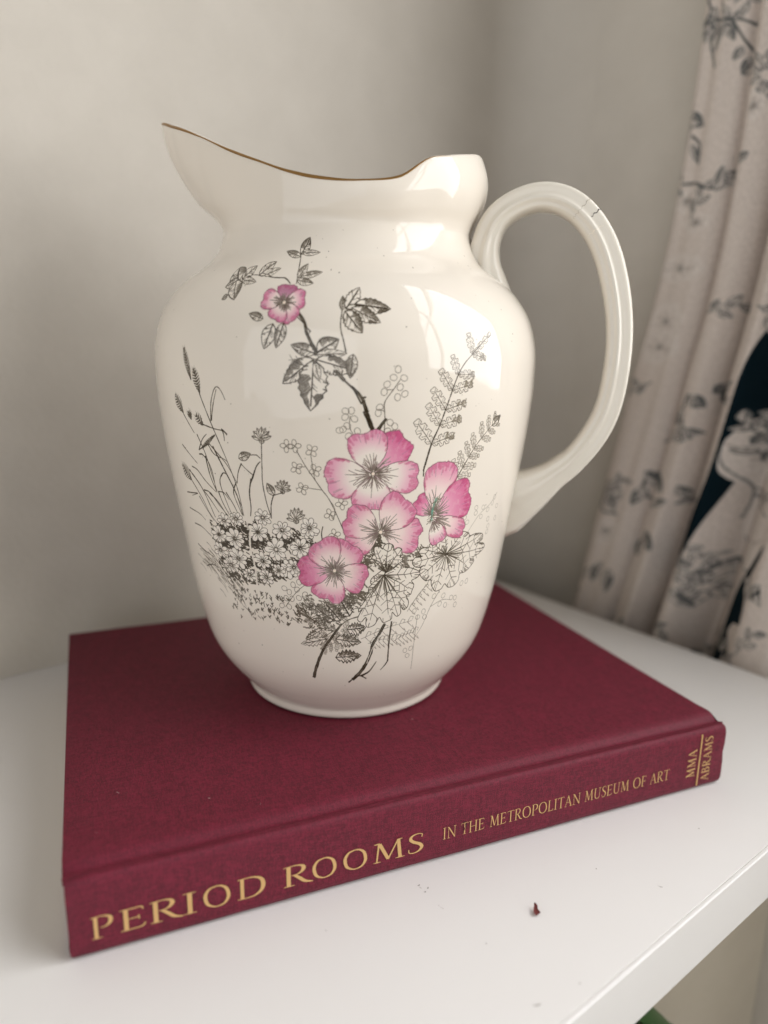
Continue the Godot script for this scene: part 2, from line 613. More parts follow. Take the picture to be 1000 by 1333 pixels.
# ------------------------------------------------------------------ lettering
# pen strokes of each capital, cap height 1: lists of x, y, width; the first entry is its advance
func glyph(ch: String) -> Array:
	match ch:
		"P": return [0.66, [0.13, 0.02, 0.13, 0.13, 0.98, 0.13], ser(0.0, 0.3, 0.0), [0.0, 0.97, 0.04, 0.2, 0.99, 0.05, 0.36, 0.985, 0.06, 0.52, 0.9, 0.12, 0.55, 0.74, 0.15, 0.5, 0.58, 0.12, 0.36, 0.48, 0.05, 0.26, 0.49, 0.04]]
		"E": return [0.66, [0.13, 0.02, 0.13, 0.13, 0.98, 0.13], [0.0, 0.02, 0.045, 0.3, 0.03, 0.06, 0.5, 0.05, 0.07, 0.58, 0.2, 0.035], [0.0, 0.975, 0.045, 0.3, 0.97, 0.06, 0.5, 0.965, 0.06, 0.53, 0.84, 0.035], [0.13, 0.52, 0.05, 0.42, 0.52, 0.055], [0.44, 0.42, 0.035, 0.43, 0.62, 0.035]]
		"R": return [0.74, [0.13, 0.02, 0.13, 0.13, 0.98, 0.13], ser(0.0, 0.28, 0.0), [0.0, 0.97, 0.04, 0.2, 0.99, 0.05, 0.35, 0.985, 0.06, 0.49, 0.91, 0.11, 0.52, 0.77, 0.14, 0.46, 0.62, 0.11, 0.33, 0.53, 0.05, 0.2, 0.53, 0.04], [0.28, 0.53, 0.1, 0.42, 0.32, 0.13, 0.56, 0.1, 0.13, 0.76, 0.0, 0.05]]
		"I": return [0.34, [0.15, 0.02, 0.13, 0.15, 0.98, 0.13], ser(0.0, 0.3, 0.0), ser(0.0, 0.3, 1.0)]
		"O": return [0.92, [0.42, 0.99, 0.06, 0.2, 0.92, 0.1, 0.07, 0.7, 0.14, 0.06, 0.46, 0.15, 0.13, 0.2, 0.13, 0.3, 0.05, 0.08, 0.45, 0.01, 0.06, 0.66, 0.08, 0.1, 0.79, 0.3, 0.14, 0.8, 0.54, 0.15, 0.73, 0.8, 0.13, 0.58, 0.95, 0.09, 0.42, 0.99, 0.06]]
		"D": return [0.86, [0.13, 0.02, 0.13, 0.13, 0.98, 0.13], [0.0, 0.97, 0.045, 0.25, 0.985, 0.05, 0.48, 0.96, 0.08, 0.68, 0.82, 0.13, 0.75, 0.55, 0.16, 0.7, 0.26, 0.14, 0.52, 0.07, 0.09, 0.3, 0.02, 0.055, 0.0, 0.025, 0.045]]
		"M": return [0.98, [0.12, 0.02, 0.055, 0.18, 0.97, 0.07], ser(0.02, 0.24, 0.0), [0.04, 0.975, 0.045, 0.2, 0.96, 0.1], [0.2, 0.95, 0.13, 0.46, 0.08, 0.12], [0.46, 0.07, 0.055, 0.74, 0.95, 0.055], [0.76, 0.97, 0.12, 0.82, 0.02, 0.13], ser(0.68, 0.96, 0.0), [0.72, 0.975, 0.06, 0.88, 0.98, 0.045]]
		"S": return [0.54, [0.44, 0.78, 0.035, 0.45, 0.93, 0.04, 0.28, 0.985, 0.06, 0.12, 0.9, 0.1, 0.09, 0.74, 0.13, 0.2, 0.58, 0.15, 0.37, 0.44, 0.15, 0.45, 0.27, 0.13, 0.38, 0.1, 0.1, 0.22, 0.015, 0.06, 0.06, 0.06, 0.045, 0.03, 0.24, 0.035]]
		"N": return [0.86, [0.14, 0.02, 0.06, 0.14, 0.96, 0.06], ser(0.02, 0.28, 0.0), [0.02, 0.975, 0.045, 0.16, 0.95, 0.1], [0.15, 0.95, 0.13, 0.72, 0.04, 0.12], [0.73, 0.0, 0.06, 0.73, 0.98, 0.06], ser(0.6, 0.86, 1.0)]
		"T": return [0.7, [0.34, 0.02, 0.13, 0.34, 0.98, 0.13], ser(0.18, 0.5, 0.0), [0.02, 0.84, 0.035, 0.05, 0.97, 0.05, 0.34, 0.97, 0.06, 0.62, 0.985, 0.05, 0.67, 0.88, 0.035]]
		"H": return [0.86, [0.14, 0.02, 0.13, 0.14, 0.98, 0.13], ser(0.0, 0.28, 0.0), ser(0.0, 0.28, 1.0), [0.68, 0.02, 0.13, 0.68, 0.98, 0.13], ser(0.54, 0.82, 0.0), ser(0.54, 0.82, 1.0), [0.14, 0.52, 0.05, 0.68, 0.52, 0.05]]
		"U": return [0.82, [0.13, 0.98, 0.13, 0.13, 0.35, 0.13, 0.19, 0.12, 0.11, 0.36, 0.02, 0.08, 0.52, 0.06, 0.07, 0.62, 0.22, 0.06, 0.64, 0.98, 0.06], ser(0.0, 0.28, 1.0), ser(0.52, 0.78, 1.0)]
		"L": return [0.6, [0.13, 0.02, 0.13, 0.13, 0.98, 0.13], ser(0.0, 0.28, 1.0), [0.0, 0.02, 0.045, 0.3, 0.03, 0.06, 0.5, 0.05, 0.07, 0.57, 0.2, 0.035]]
		"A": return [0.8, [0.08, 0.02, 0.055, 0.37, 0.98, 0.06], [0.36, 0.99, 0.12, 0.68, 0.02, 0.14], [0.18, 0.36, 0.05, 0.56, 0.36, 0.05], ser(0.0, 0.22, 0.0), ser(0.52, 0.82, 0.0)]
		"F": return [0.58, [0.13, 0.02, 0.13, 0.13, 0.98, 0.13], ser(0.0, 0.3, 0.0), [0.0, 0.975, 0.045, 0.3, 0.97, 0.06, 0.48, 0.965, 0.06, 0.51, 0.82, 0.035], [0.13, 0.5, 0.05, 0.42, 0.5, 0.055], [0.43, 0.4, 0.035, 0.43, 0.6, 0.035]]
		"B": return [0.68, [0.13, 0.02, 0.13, 0.13, 0.98, 0.13], [0.0, 0.97, 0.045, 0.3, 0.98, 0.055, 0.46, 0.88, 0.11, 0.47, 0.72, 0.12, 0.36, 0.56, 0.06, 0.16, 0.54, 0.05], [0.3, 0.55, 0.055, 0.5, 0.46, 0.11, 0.56, 0.27, 0.14, 0.46, 0.08, 0.1, 0.28, 0.02, 0.055, 0.0, 0.025, 0.045]]
	return [0.36]

func ser(x0: float, x1: float, y: float) -> Array:
	var t := 0.02 if y < 0.5 else 0.98
	return [x0, t, 0.03, (x0 + x1) * 0.5, t, 0.06, x1, t, 0.03]

# both edges of a pen stroke of varying width
func ribbon(stroke: Array) -> Array:
	var p := PackedVector2Array()
	var wd := PackedFloat32Array()
	for i in range(0, stroke.size(), 3):
		p.append(Vector2(stroke[i], stroke[i + 1]))
		wd.append(stroke[i + 2])
	var q := PackedVector2Array()
	var qw := PackedFloat32Array()
	for i in p.size() - 1:
		var steps := 6 if p.size() > 2 else 1
		for k in steps:
			var f := float(k) / steps
			q.append(p[i].cubic_interpolate(p[i + 1], p[maxi(i - 1, 0)], p[mini(i + 2, p.size() - 1)], f))
			qw.append(lerpf(wd[i], wd[i + 1], f))
	q.append(p[p.size() - 1])
	qw.append(wd[wd.size() - 1])
	var out := []
	var loop := p[0].distance_to(p[p.size() - 1]) < 0.001
	for i in q.size():
		var i0 := i - 1 if i > 0 else (q.size() - 2 if loop else 0)
		var i1 := i + 1 if i < q.size() - 1 else (1 if loop else i)
		var d := (q[i1] - q[i0]).normalized()
		var n := Vector2(-d.y, d.x) * qw[i] * 0.5
		out.append([q[i] + n, q[i] - n])
	return out

# stamped letters as thin foil: words placed on a plane by a function from (x, y) to a point
func foil(placed: Array, to3d: Callable) -> ArrayMesh:
	var st := SurfaceTool.new()
	st.begin(Mesh.PRIMITIVE_TRIANGLES)
	st.set_smooth_group(-1)
	for item in placed:      # [letter, left, baseline, height, width scale, weight]
		var g := glyph(item[0])
		var skin := 0.0
		for k in range(1, g.size()):      # each stroke lies a hair above the last, so that no two share a plane
			var stroke: Array = g[k].duplicate()
			for m in range(2, stroke.size(), 3): stroke[m] *= item[5]
			skin += 0.000012
			var rb := ribbon(stroke)
			var pts := []
			for pair in rb:
				var pr := []
				for v in pair:
					pr.append(to3d.call(Vector2(item[1] + v.x * item[3] * item[4], item[2] + v.y * item[3]), skin))
				pts.append(pr)
			for m in pts.size() - 1:
				for e in [pts[m][0], pts[m + 1][0], pts[m][1], pts[m][1], pts[m + 1][0], pts[m + 1][1]]: st.add_vertex(e)
	st.generate_normals()
	return st.commit()

func word_width(text: String) -> float:
	var t := 0.0
	for ch in text: t += glyph(ch)[0] + 0.06
	return t - 0.06

func set_words(text: String, x0: float, x1: float, base: float, height: float, weight: float) -> Array:
	var k := (x1 - x0) / (word_width(text) * height)
	var x := x0
	var out := []
	for ch in text:
		if ch != " ": out.append([ch, x, base, height, k, weight])
		x += (glyph(ch)[0] + 0.06) * height * k
	return out

# ------------------------------------------------------------------ the jug
var prof_h := [0.01180, 0.01500, 0.01900, 0.02350, 0.02900, 0.03600, 0.04303, 0.06215, 0.08605, 0.11474, 0.14342, 0.16733, 0.18645, 0.20079, 0.21227, 0.22183, 0.22948, 0.23600]
var prof_r := [0.06060, 0.06320, 0.06620, 0.06930, 0.07240, 0.07530, 0.07732, 0.08178, 0.08565, 0.09019, 0.09407, 0.09596, 0.09508, 0.08997, 0.08057, 0.06810, 0.06344, 0.06180]
const RIM := [[0.0, 0.0662, 0.2692], [10.0, 0.0664, 0.2686], [20.0, 0.0668, 0.2664], [34.0, 0.0672, 0.2632], [44.0, 0.0664, 0.2604], [56.0, 0.0664, 0.2520], [70.0, 0.0655, 0.2498], [82.0, 0.0645, 0.2502], [95.0, 0.0640, 0.2528], [112.0, 0.0638, 0.2590], [130.0, 0.0655, 0.2662], [148.0, 0.0728, 0.2752], [163.0, 0.0845, 0.2830], [173.0, 0.0932, 0.2880], [180.0, 0.0964, 0.2896]]
const NECK := 0.2355

func body_radius(y: float) -> float:
	for i in prof_h.size() - 1:
		if y <= prof_h[i + 1]:
			var f: float = clampf((y - prof_h[i]) / (prof_h[i + 1] - prof_h[i]), 0.0, 1.0)
			var a: float = prof_r[maxi(i - 1, 0)]
			var d: float = prof_r[mini(i + 2, prof_r.size() - 1)]
			return cubic_interpolate_in_time(prof_r[i], prof_r[i + 1], a, d, f, prof_h[i + 1] - prof_h[i], prof_h[maxi(i - 1, 0)] - prof_h[i], prof_h[mini(i + 2, prof_h.size() - 1)] - prof_h[i])
	return prof_r[prof_r.size() - 1]

func rim_at(ang: float) -> Vector2:      # radius and height of the rim; 0 is the handle side, PI the spout
	var d := absf(rad_to_deg(wrapf(ang, -PI, PI)))
	for i in RIM.size() - 1:
		if d <= RIM[i + 1][0]:
			var f: float = (d - RIM[i][0]) / (RIM[i + 1][0] - RIM[i][0])
			var a: Array = RIM[i - 1] if i > 0 else RIM[1]
			var e: Array = RIM[i + 2] if i + 2 < RIM.size() else RIM[RIM.size() - 2]
			return Vector2(cubic_interpolate(RIM[i][1], RIM[i + 1][1], a[1], e[1], f), cubic_interpolate(RIM[i][2], RIM[i + 1][2], a[2], e[2], f))
	return Vector2(RIM[-1][1], RIM[-1][2])

func jug_wall(ang: float, t: float) -> Vector2:      # radius and height above the neck, t from neck to rim
	var e := rim_at(ang)
	var rn: float = body_radius(NECK) + -0.0010 * pow(maxf(0.0, -cos(ang)), 2.0)
	var g := (1.0 - pow(1.0 - t, 1.75)) * lerpf(0.35, 1.0, smoothstep(0.0, 0.3, t))
	var r := lerpf(rn, e.x, g)
	r += 0.0032 * sin(PI * pow(t, 1.4)) * pow(maxf(0.0, cos(ang)), 2.0)
	return Vector2(r, lerpf(NECK, e.y, t))

func jug_point(ang: float, rh: Vector2) -> Vector3:
	return Vector3(rh.x * cos(ang), rh.y, rh.x * sin(ang))

func make_jug(at: Vector3) -> void:
	var jug := thing("pitcher", "cream glazed pitcher with a pink and grey floral print, standing on the red book", "pitcher", at, -0.20944)
	var view := 1.30950      # the middle of the print, seen from above, in the jug's own turn
	var art := Print.new()
	art.start(-122.0, 100.0, 14.0, 234.0, 6.6, Color8(224, 215, 202))
	# grasses and seed heads at the left
	art.wheat([-77.5, 181.9, -73.1, 168.9], 3.7)
	art.wheat([-70.8, 173.6, -67.6, 163.4], 4.6)
	art.wheat([-87, 161.3, -81.6, 154], 5.6)
	art.wheat([-77, 154.9, -75.7, 151.8], 3.6)
	art.wheat([-71.6, 154, -67.6, 149.9], 4.7)
	art.wheat([-91.1, 129.4, -83.8, 123.1], 6.7)
	art.wheat([-69.6, 140.4, -60.6, 146.6], 1.7)
	art.line([-67.9, 163.6, -61.6, 149.6, -55.8, 136.5, -51.6, 124, -49.9, 111.5], 0.54, 0.26, 1.00)
	art.line([-67.6, 150.4, -60.9, 149.1, -55.3, 148.5, -53.9, 146.9], 0.54, 0.26, 1.00)
	art.line([-81.7, 153.8, -77.8, 149.3, -75, 146.1], 0.54, 0.26, 1.00)
	art.line([-72.9, 145.4, -68.7, 137.3, -66.5, 128.8, -64.6, 121.1], 0.54, 0.26, 1.00)
	art.line([-86.8, 161.3, -87.3, 162.1], 0.54, 0.26, 1.00)
	art.line([-62.2, 152.7, -61.2, 159.9, -58.9, 165.6, -56.9, 167, -54.7, 165.1, -53, 161.8], 0.54, 0.26, 1.00)
	art.line([-61.9, 152.7, -60.1, 159, -57.6, 165.7], 0.54, 0.26, 1.00)
	art.line([-87.3, 139.5, -81.6, 135.8, -76.1, 132.2], 0.54, 0.26, 1.00)
	art.line([-83.8, 123.1, -77.2, 116.1, -73.2, 109.8, -69.1, 105.9], 0.54, 0.26, 1.00)
	art.line([-81.3, 130.2, -77, 129.1, -71.9, 124.8, -65.4, 120.5], 0.54, 0.26, 1.00)
	art.line([-73.2, 136.8, -71.4, 137, -67.7, 134.1, -65.7, 128.9, -65.3, 121.2], 0.54, 0.26, 1.00)
	art.line([-73.1, 138.7, -69.7, 143.6, -66.3, 146.3], 0.54, 0.26, 1.00)
	art.line([-73.1, 138.7, -66, 141.9, -63.8, 141, -56.2, 134.3, -51.3, 126.2], 0.54, 0.26, 1.00)
	art.line([-66, 141.9, -62.9, 137.9, -57.3, 136.3, -55.3, 135.2], 0.54, 0.26, 1.00)
	art.line([-56.4, 149.2, -55.6, 147, -55.6, 144.4], 0.54, 0.26, 1.00)
	art.line([-56, 149, -53.9, 147.3], 0.54, 0.26, 1.00)
	art.line([-59.2, 129.7, -61.7, 125, -58.4, 114.3, -56.2, 110.1], 0.54, 0.26, 1.00)
	art.line([-59.2, 129.7, -57, 129.7, -53.8, 123.7, -50.2, 115.3], 0.54, 0.26, 1.00)
	art.line([-74.1, 120.2, -69.6, 119.5, -64.7, 114.6, -59.6, 110.2], 0.54, 0.26, 1.00)
	art.line([-75.1, 120.1, -71.2, 117, -65.6, 111], 0.54, 0.26, 1.00)
	art.line([-91.8, 116.5, -84.8, 117.2, -80.7, 117.6, -86.6, 115.7], 0.54, 0.26, 1.00)
	art.line([-92.8, 108.7, -82.5, 107.6, -77.8, 105.3], 0.54, 0.26, 1.00)
	art.line([-90, 101.5, -82.7, 101.1, -75, 97.8], 0.54, 0.26, 1.00)
	art.line([-91.5, 90.8, -84.1, 88.7, -76.4, 87.3], 0.54, 0.26, 1.00)
	art.line([-79.4, 116.3, -75.6, 111.8, -70.5, 106.2], 0.54, 0.26, 1.00)
	art.line([-85.5, 81, -79, 83, -73.7, 82.3], 0.54, 0.26, 1.00)
	art.line([-63.5, 120.3, -61.9, 116.1, -58.8, 110.9], 0.54, 0.26, 1.00)
	art.line([-58.6, 121, -55.1, 115.9, -52.8, 111.1], 0.54, 0.26, 1.00)
	art.line([-63.7, 120.9, -60.2, 120.8, -57.4, 118], 0.54, 0.26, 1.00)
	art.line([-52, 126.1, -54.1, 121.5, -52.1, 115.1, -50.5, 111.4], 0.54, 0.26, 1.00)
	art.line([-69, 136.2, -67.7, 127.6, -64.7, 120.6], 0.76, 0.35, 0.95)
	art.line([-84.4, 128.1, -75.8, 120.9, -69, 108.2], 0.76, 0.35, 0.95)
	art.line([-70.2, 119.4, -64.8, 115.7, -60, 109.8], 0.76, 0.35, 0.95)
	art.line([-63, 141.1, -58, 132, -52.7, 121.7, -50.4, 112], 0.76, 0.35, 0.95)
	art.line([-51.3, 126.2, -49.9, 131.2, -47.7, 135.1], 0.35, 0.47, 1.00)
	art.line([-48, 135.1, -45.2, 132.7, -42.1, 130.5], 0.35, 0.35, 1.00)
	art.line([-38, 136.7, -40, 134.7, -42.7, 129.2, -44, 126.9], 0.35, 0.82, 1.00)
	art.line([-43.5, 128.6, -45.1, 122.5, -45.2, 115.9, -46, 111.9], 0.82, 0.35, 0.95)
	# slender daisies seen from the side
	art.leaf([-36.5, 146.6, -41.1, 147.3], 2.1, 0.02, 0.00)
	art.leaf([-36.5, 146.6, -40.1, 149.5], 2.3, 0.02, 0.00)
	art.leaf([-36.5, 146.6, -38.3, 151], 2.3, 0.02, 0.00)
	art.leaf([-36.5, 146.6, -36.1, 151.6], 2.2, 0.02, 0.00)
	art.leaf([-36.5, 146.6, -34.2, 151.2], 2.1, 0.02, 0.00)
	art.leaf([-36.5, 146.6, -32.6, 149.9], 2.0, 0.02, 0.00)
	art.leaf([-36.5, 146.6, -31.9, 147.9], 2.0, 0.02, 0.00)
	art.leaf([-36.4, 144.5, -36.6, 147], 2.5, 0.50, 0.00)
	art.leaf([-28.6, 125.1, -32.1, 126.7], 2.0, 0.02, 0.00)
	art.leaf([-28.6, 125.1, -30.9, 128.4], 2.0, 0.02, 0.00)
	art.leaf([-28.6, 125.1, -29.2, 129.4], 2.0, 0.02, 0.00)
	art.leaf([-28.6, 125.1, -27.4, 129.5], 1.9, 0.02, 0.00)
	art.leaf([-28.6, 125.1, -25.9, 128.8], 1.8, 0.02, 0.00)
	art.leaf([-28.6, 125.1, -24.8, 127.3], 1.7, 0.02, 0.00)
	art.leaf([-28.6, 125.1, -24.6, 125.3], 1.8, 0.02, 0.00)
	art.leaf([-28.5, 123.3, -28.6, 125.4], 2.1, 0.50, 0.00)
	art.leaf([-23.1, 112.4, -27.7, 112.3], 2.1, 0.02, 0.00)
	art.leaf([-23.1, 112.4, -27, 114.6], 2.3, 0.02, 0.00)
	art.leaf([-23.1, 112.4, -25.5, 116.5], 2.3, 0.02, 0.00)
	art.leaf([-23.1, 112.4, -23.6, 117.5], 2.2, 0.02, 0.00)
	art.leaf([-23.1, 112.4, -21.6, 117.5], 2.1, 0.02, 0.00)
	art.leaf([-23.1, 112.4, -19.9, 116.5], 2.0, 0.02, 0.00)
	art.leaf([-23.1, 112.4, -18.9, 114.6], 2.0, 0.02, 0.00)
	art.leaf([-23.1, 110.3, -23.2, 112.8], 2.4, 0.50, 0.00)
	art.line([-36.7, 144.2, -37.4, 133.8, -37.8, 127.4, -36.8, 118.9, -35.4, 113.6], 0.35, 0.47, 1.00)
	art.line([-32.9, 122.7, -34.6, 118, -35.1, 111.9], 0.47, 0.35, 1.00)
	art.line([-28.3, 123.9, -31.8, 122.8, -33.4, 122.2], 0.35, 0.35, 1.00)
	art.leaf([-32.7, 122.5, -35.7, 127.6], 3.9, 0.70, 0.00)
	art.leaf([-48.7, 137.3, -42.4, 139.9], 3.8, 0.75, 0.00)
	art.line([-42.7, 139.2, -39.5, 139.5, -37.8, 138.2], 0.35, 0.35, 1.00)
	# bank of daisies on dark leaves
	art.hatch([-71.1, 100.8, -55.9, 104.4, -44.4, 104.8], 4.0, 260, 0.95)
	art.hatch([-69.8, 95.2, -54.1, 97.8, -41.2, 99.5, -29.6, 101.8, -20.2, 101.3, -15.8, 97], 5.1, 520, 0.95)
	art.hatch([-69.4, 86.8, -54.4, 88.3, -41.2, 89, -28.2, 89.3, -20.7, 92.2], 5.1, 480, 0.95)
	art.hatch([-64.5, 80.5, -51.3, 80.4, -37.9, 83.5, -28.4, 86.9], 3.5, 220, 0.85)
	art.daisy([-63.1, 107.4], 5.0, 3.7)
	art.daisy([-54.9, 109.4], 4.5, 3.5)
	art.daisy([-39.6, 111.8], 4.8, 4.3)
	art.daisy([-68.5, 99.9], 6.7, 4.6)
	art.daisy([-57.6, 99.6], 6.9, 5.4)
	art.daisy([-43.1, 104.6], 6.1, 5.3)
	art.daisy([-30.3, 106.8], 5.5, 5.2)
	art.daisy([-17.6, 107.3], 4.7, 4.7)
	art.daisy([-57.2, 90], 7.0, 5.5)
	art.daisy([-69.5, 92.2], 6.2, 4.2)
	art.daisy([-34.3, 97.4], 6.5, 6.0)
	art.daisy([-21.5, 99], 5.6, 5.5)
	art.daisy([-42.3, 91], 5.5, 4.8)
	art.daisy([-63.1, 85.9], 6.0, 4.4)
	art.daisy([-28.3, 88.7], 5.5, 5.1)
	art.daisy([-41.3, 83.3], 5.0, 4.4)
	art.daisy([-34, 87.3], 3.9, 3.6)
	art.daisy([-51.4, 83.1], 4.6, 3.7)
	art.daisy([-17.2, 108.6], 4.9, 4.9)
	art.daisy([-22.1, 99.2], 5.3, 5.2)
	art.daisy([-25.9, 89.6], 4.2, 4.0)
	art.wear([-46.8, 106.8, -48.6, 97.4, -47.5, 89.4, -47.4, 81, -47.9, 73.7], 1.17)
	art.wear([-48.9, 111.1, -48.4, 105.4], 0.82)
	# fading ground strokes
	art.line([-82.1, 86.1, -78.2, 84.3, -76.2, 81.8], 0.33, 0.14, 0.80)
	art.line([-62, 85.1, -60.1, 83.7, -59.1, 82], 0.33, 0.14, 0.80)
	art.line([-90.3, 82.3, -86.6, 81.1, -84.9, 79.3], 0.33, 0.14, 0.80)
	art.line([-76, 71.1, -73.4, 69.8, -72, 67.9], 0.33, 0.14, 0.80)
	art.line([-79.8, 89.7, -75.2, 87.4, -72.7, 84.2], 0.33, 0.14, 0.80)
	art.line([-62.1, 71.3, -58.8, 69, -56.9, 66], 0.33, 0.14, 0.80)
	art.line([-80.7, 90.6, -76.1, 88.3, -73.7, 85.2], 0.33, 0.14, 0.80)
	art.line([-88, 89.6, -84.4, 88.2, -82.5, 86.2], 0.33, 0.14, 0.80)
	art.line([-61.2, 76.8, -59.6, 75.6, -58.6, 74.1], 0.33, 0.14, 0.80)
	art.line([-86.5, 84.3, -82.4, 82.7, -80.3, 80.3], 0.33, 0.14, 0.80)
	art.line([-68.7, 83.2, -65.2, 80.9, -63.2, 78], 0.33, 0.14, 0.80)
	art.line([-88.7, 89.2, -85.5, 88.1, -83.8, 86.4], 0.33, 0.14, 0.80)
	art.line([-61.8, 78.7, -58.2, 76, -56.2, 72.8], 0.33, 0.14, 0.80)
	art.line([-61.1, 77.5, -58.8, 75.8, -57.5, 73.7], 0.33, 0.14, 0.80)
	art.line([-72.9, 81.5, -68.9, 79.2, -66.9, 76.2], 0.33, 0.14, 0.80)
	art.line([-76.4, 77.1, -74.5, 76.2, -73.5, 74.8], 0.33, 0.14, 0.80)
	art.line([-69.9, 81.9, -66.5, 79.8, -64.7, 77], 0.33, 0.14, 0.80)
	art.line([-82.4, 82.3, -77.4, 80, -74.9, 76.9], 0.33, 0.14, 0.80)
	art.line([-76.7, 82, -73.1, 80, -71.1, 77.4], 0.33, 0.14, 0.80)
	art.line([-65.4, 71.6, -62.1, 69.5, -60.3, 66.7], 0.33, 0.14, 0.80)
	art.line([-65.8, 77.6, -63.8, 76.1, -62.6, 74.4], 0.33, 0.14, 0.80)
	art.line([-78.7, 80.2, -76, 78.9, -74.6, 77.1], 0.33, 0.14, 0.80)
	art.line([-87.2, 89.4, -84.3, 88.3, -82.8, 86.7], 0.33, 0.14, 0.80)
	art.line([-64.1, 74.6, -60.4, 72, -58.4, 68.8], 0.33, 0.14, 0.80)
	art.line([-87.5, 86.6, -83, 84.8, -80.7, 82.3], 0.33, 0.14, 0.80)
	art.line([-61.8, 72.4, -59.2, 70.5, -57.7, 68.2], 0.33, 0.14, 0.80)
	art.line([-74.7, 76.9, -71.7, 75.3, -70.1, 73.2], 0.33, 0.14, 0.80)
	art.line([-67, 79.5, -63.5, 77.2, -61.7, 74.3], 0.33, 0.14, 0.80)
	art.line([-70.4, 86.4, -66.3, 83.8, -64.1, 80.5], 0.33, 0.14, 0.80)
	art.line([-77.3, 91, -74.6, 89.6, -73.2, 87.7], 0.33, 0.14, 0.80)
	art.line([-68.2, 90.4, -65.9, 88.9, -64.6, 87], 0.33, 0.14, 0.80)
	art.line([-87.7, 82.2, -83.3, 80.6, -81.1, 78.2], 0.33, 0.14, 0.80)
	art.line([-58.3, 65.8, -55.4, 63.7, -53.9, 60.9], 0.33, 0.14, 0.80)
	art.line([-67, 85.5, -63.6, 83.2, -61.8, 80.3], 0.33, 0.14, 0.80)
	art.line([-71.6, 83.3, -69.9, 82.2, -68.9, 80.9], 0.33, 0.14, 0.80)
	art.line([-84.4, 88, -81.2, 86.6, -79.5, 84.7], 0.33, 0.14, 0.80)
	art.line([-69.8, 77.6, -66.5, 75.5, -64.7, 72.9], 0.33, 0.14, 0.80)
	art.line([-68.7, 80.5, -64.7, 77.9, -62.5, 74.6], 0.33, 0.14, 0.80)
	art.line([-65.9, 77.5, -64, 76.2, -63, 74.6], 0.33, 0.14, 0.80)
	art.line([-62.3, 79, -59.9, 77.3, -58.5, 75.1], 0.33, 0.14, 0.80)
	art.line([-90.4, 88.6, -85.1, 86.8, -82.6, 84.1], 0.33, 0.14, 0.80)
	art.line([-66, 81.9, -63.3, 80.1, -61.8, 77.7], 0.33, 0.14, 0.80)
	art.line([-81.3, 80.9, -78.9, 79.8, -77.6, 78.3], 0.33, 0.14, 0.80)
	art.line([-86.7, 86.2, -83.7, 85, -82.1, 83.3], 0.33, 0.14, 0.80)
	art.line([-60.2, 74, -58.1, 72.5, -57, 70.6], 0.33, 0.14, 0.80)
	art.line([-89.2, 83.9, -84, 82, -81.4, 79.2], 0.33, 0.14, 0.80)
	art.line([-80.8, 86.2, -77.6, 84.7, -75.8, 82.6], 0.33, 0.14, 0.80)
	art.line([-73.2, 81.2, -69.2, 78.8, -67, 75.7], 0.33, 0.14, 0.80)
	art.line([-73.5, 78.3, -71.3, 77, -70.1, 75.4], 0.33, 0.14, 0.80)
	art.line([-87.6, 84, -84, 82.6, -82.2, 80.7], 0.33, 0.14, 0.80)
	art.line([-83.8, 85.8, -80.2, 84.2, -78.4, 82.1], 0.33, 0.14, 0.80)
	art.line([-75.5, 81.1, -71.5, 78.9, -69.4, 75.9], 0.33, 0.14, 0.80)
	art.line([-81.6, 88.8, -76.8, 86.5, -74.3, 83.3], 0.33, 0.14, 0.80)
	art.line([-93.9, 80.4, -89.7, 79.3, -87.7, 77.5], 0.33, 0.14, 0.80)
	art.line([-78.8, 86.5, -76.9, 85.5, -75.8, 84.2], 0.33, 0.14, 0.80)
	art.line([-80.9, 93.8, -78.1, 92.5, -76.6, 90.6], 0.33, 0.14, 0.80)
	art.line([-79.9, 84.6, -75.2, 82.2, -72.7, 79], 0.33, 0.14, 0.80)
	art.line([-68.4, 74, -65, 71.9, -63.1, 69.1], 0.33, 0.14, 0.80)
	art.line([-67.8, 76.9, -65.9, 75.7, -65, 74.2], 0.33, 0.14, 0.80)
	art.line([-85.2, 83.5, -80.6, 81.6, -78.2, 78.9], 0.33, 0.14, 0.80)
	art.line([-63, 78.2, -59.6, 75.7, -57.7, 72.6], 0.33, 0.14, 0.80)
	art.line([-77.7, 84.5, -74, 82.6, -72.1, 80], 0.33, 0.14, 0.80)
	art.line([-82.4, 82.7, -78.9, 81.1, -77, 78.8], 0.33, 0.14, 0.80)
	art.line([-62.3, 69, -59.9, 67.3, -58.6, 65.3], 0.33, 0.14, 0.80)
	art.line([-73.4, 82.9, -71.3, 81.6, -70.1, 80], 0.33, 0.14, 0.80)
	art.line([-78.1, 86.1, -74, 83.9, -71.8, 81], 0.33, 0.14, 0.80)
	art.line([-63.3, 73.4, -59.5, 70.7, -57.3, 67.3], 0.33, 0.14, 0.80)
	art.line([-82.9, 85.1, -79.2, 83.5, -77.3, 81.2], 0.33, 0.14, 0.80)
	art.line([-65.7, 75.7, -62.7, 73.7, -61, 71.2], 0.33, 0.14, 0.80)
	art.line([-95, 85.1, -90.3, 83.9, -88.1, 81.8], 0.33, 0.14, 0.80)
	art.line([-72.2, 78.1, -68.2, 75.7, -66, 72.5], 0.33, 0.14, 0.80)
	art.line([-72.4, 80.2, -70.6, 79.1, -69.6, 77.7], 0.33, 0.14, 0.80)
	art.line([-76.5, 86.8, -72.2, 84.4, -69.9, 81.2], 0.33, 0.14, 0.80)
	art.line([-75.8, 75.9, -71.7, 73.7, -69.5, 70.7], 0.33, 0.14, 0.80)
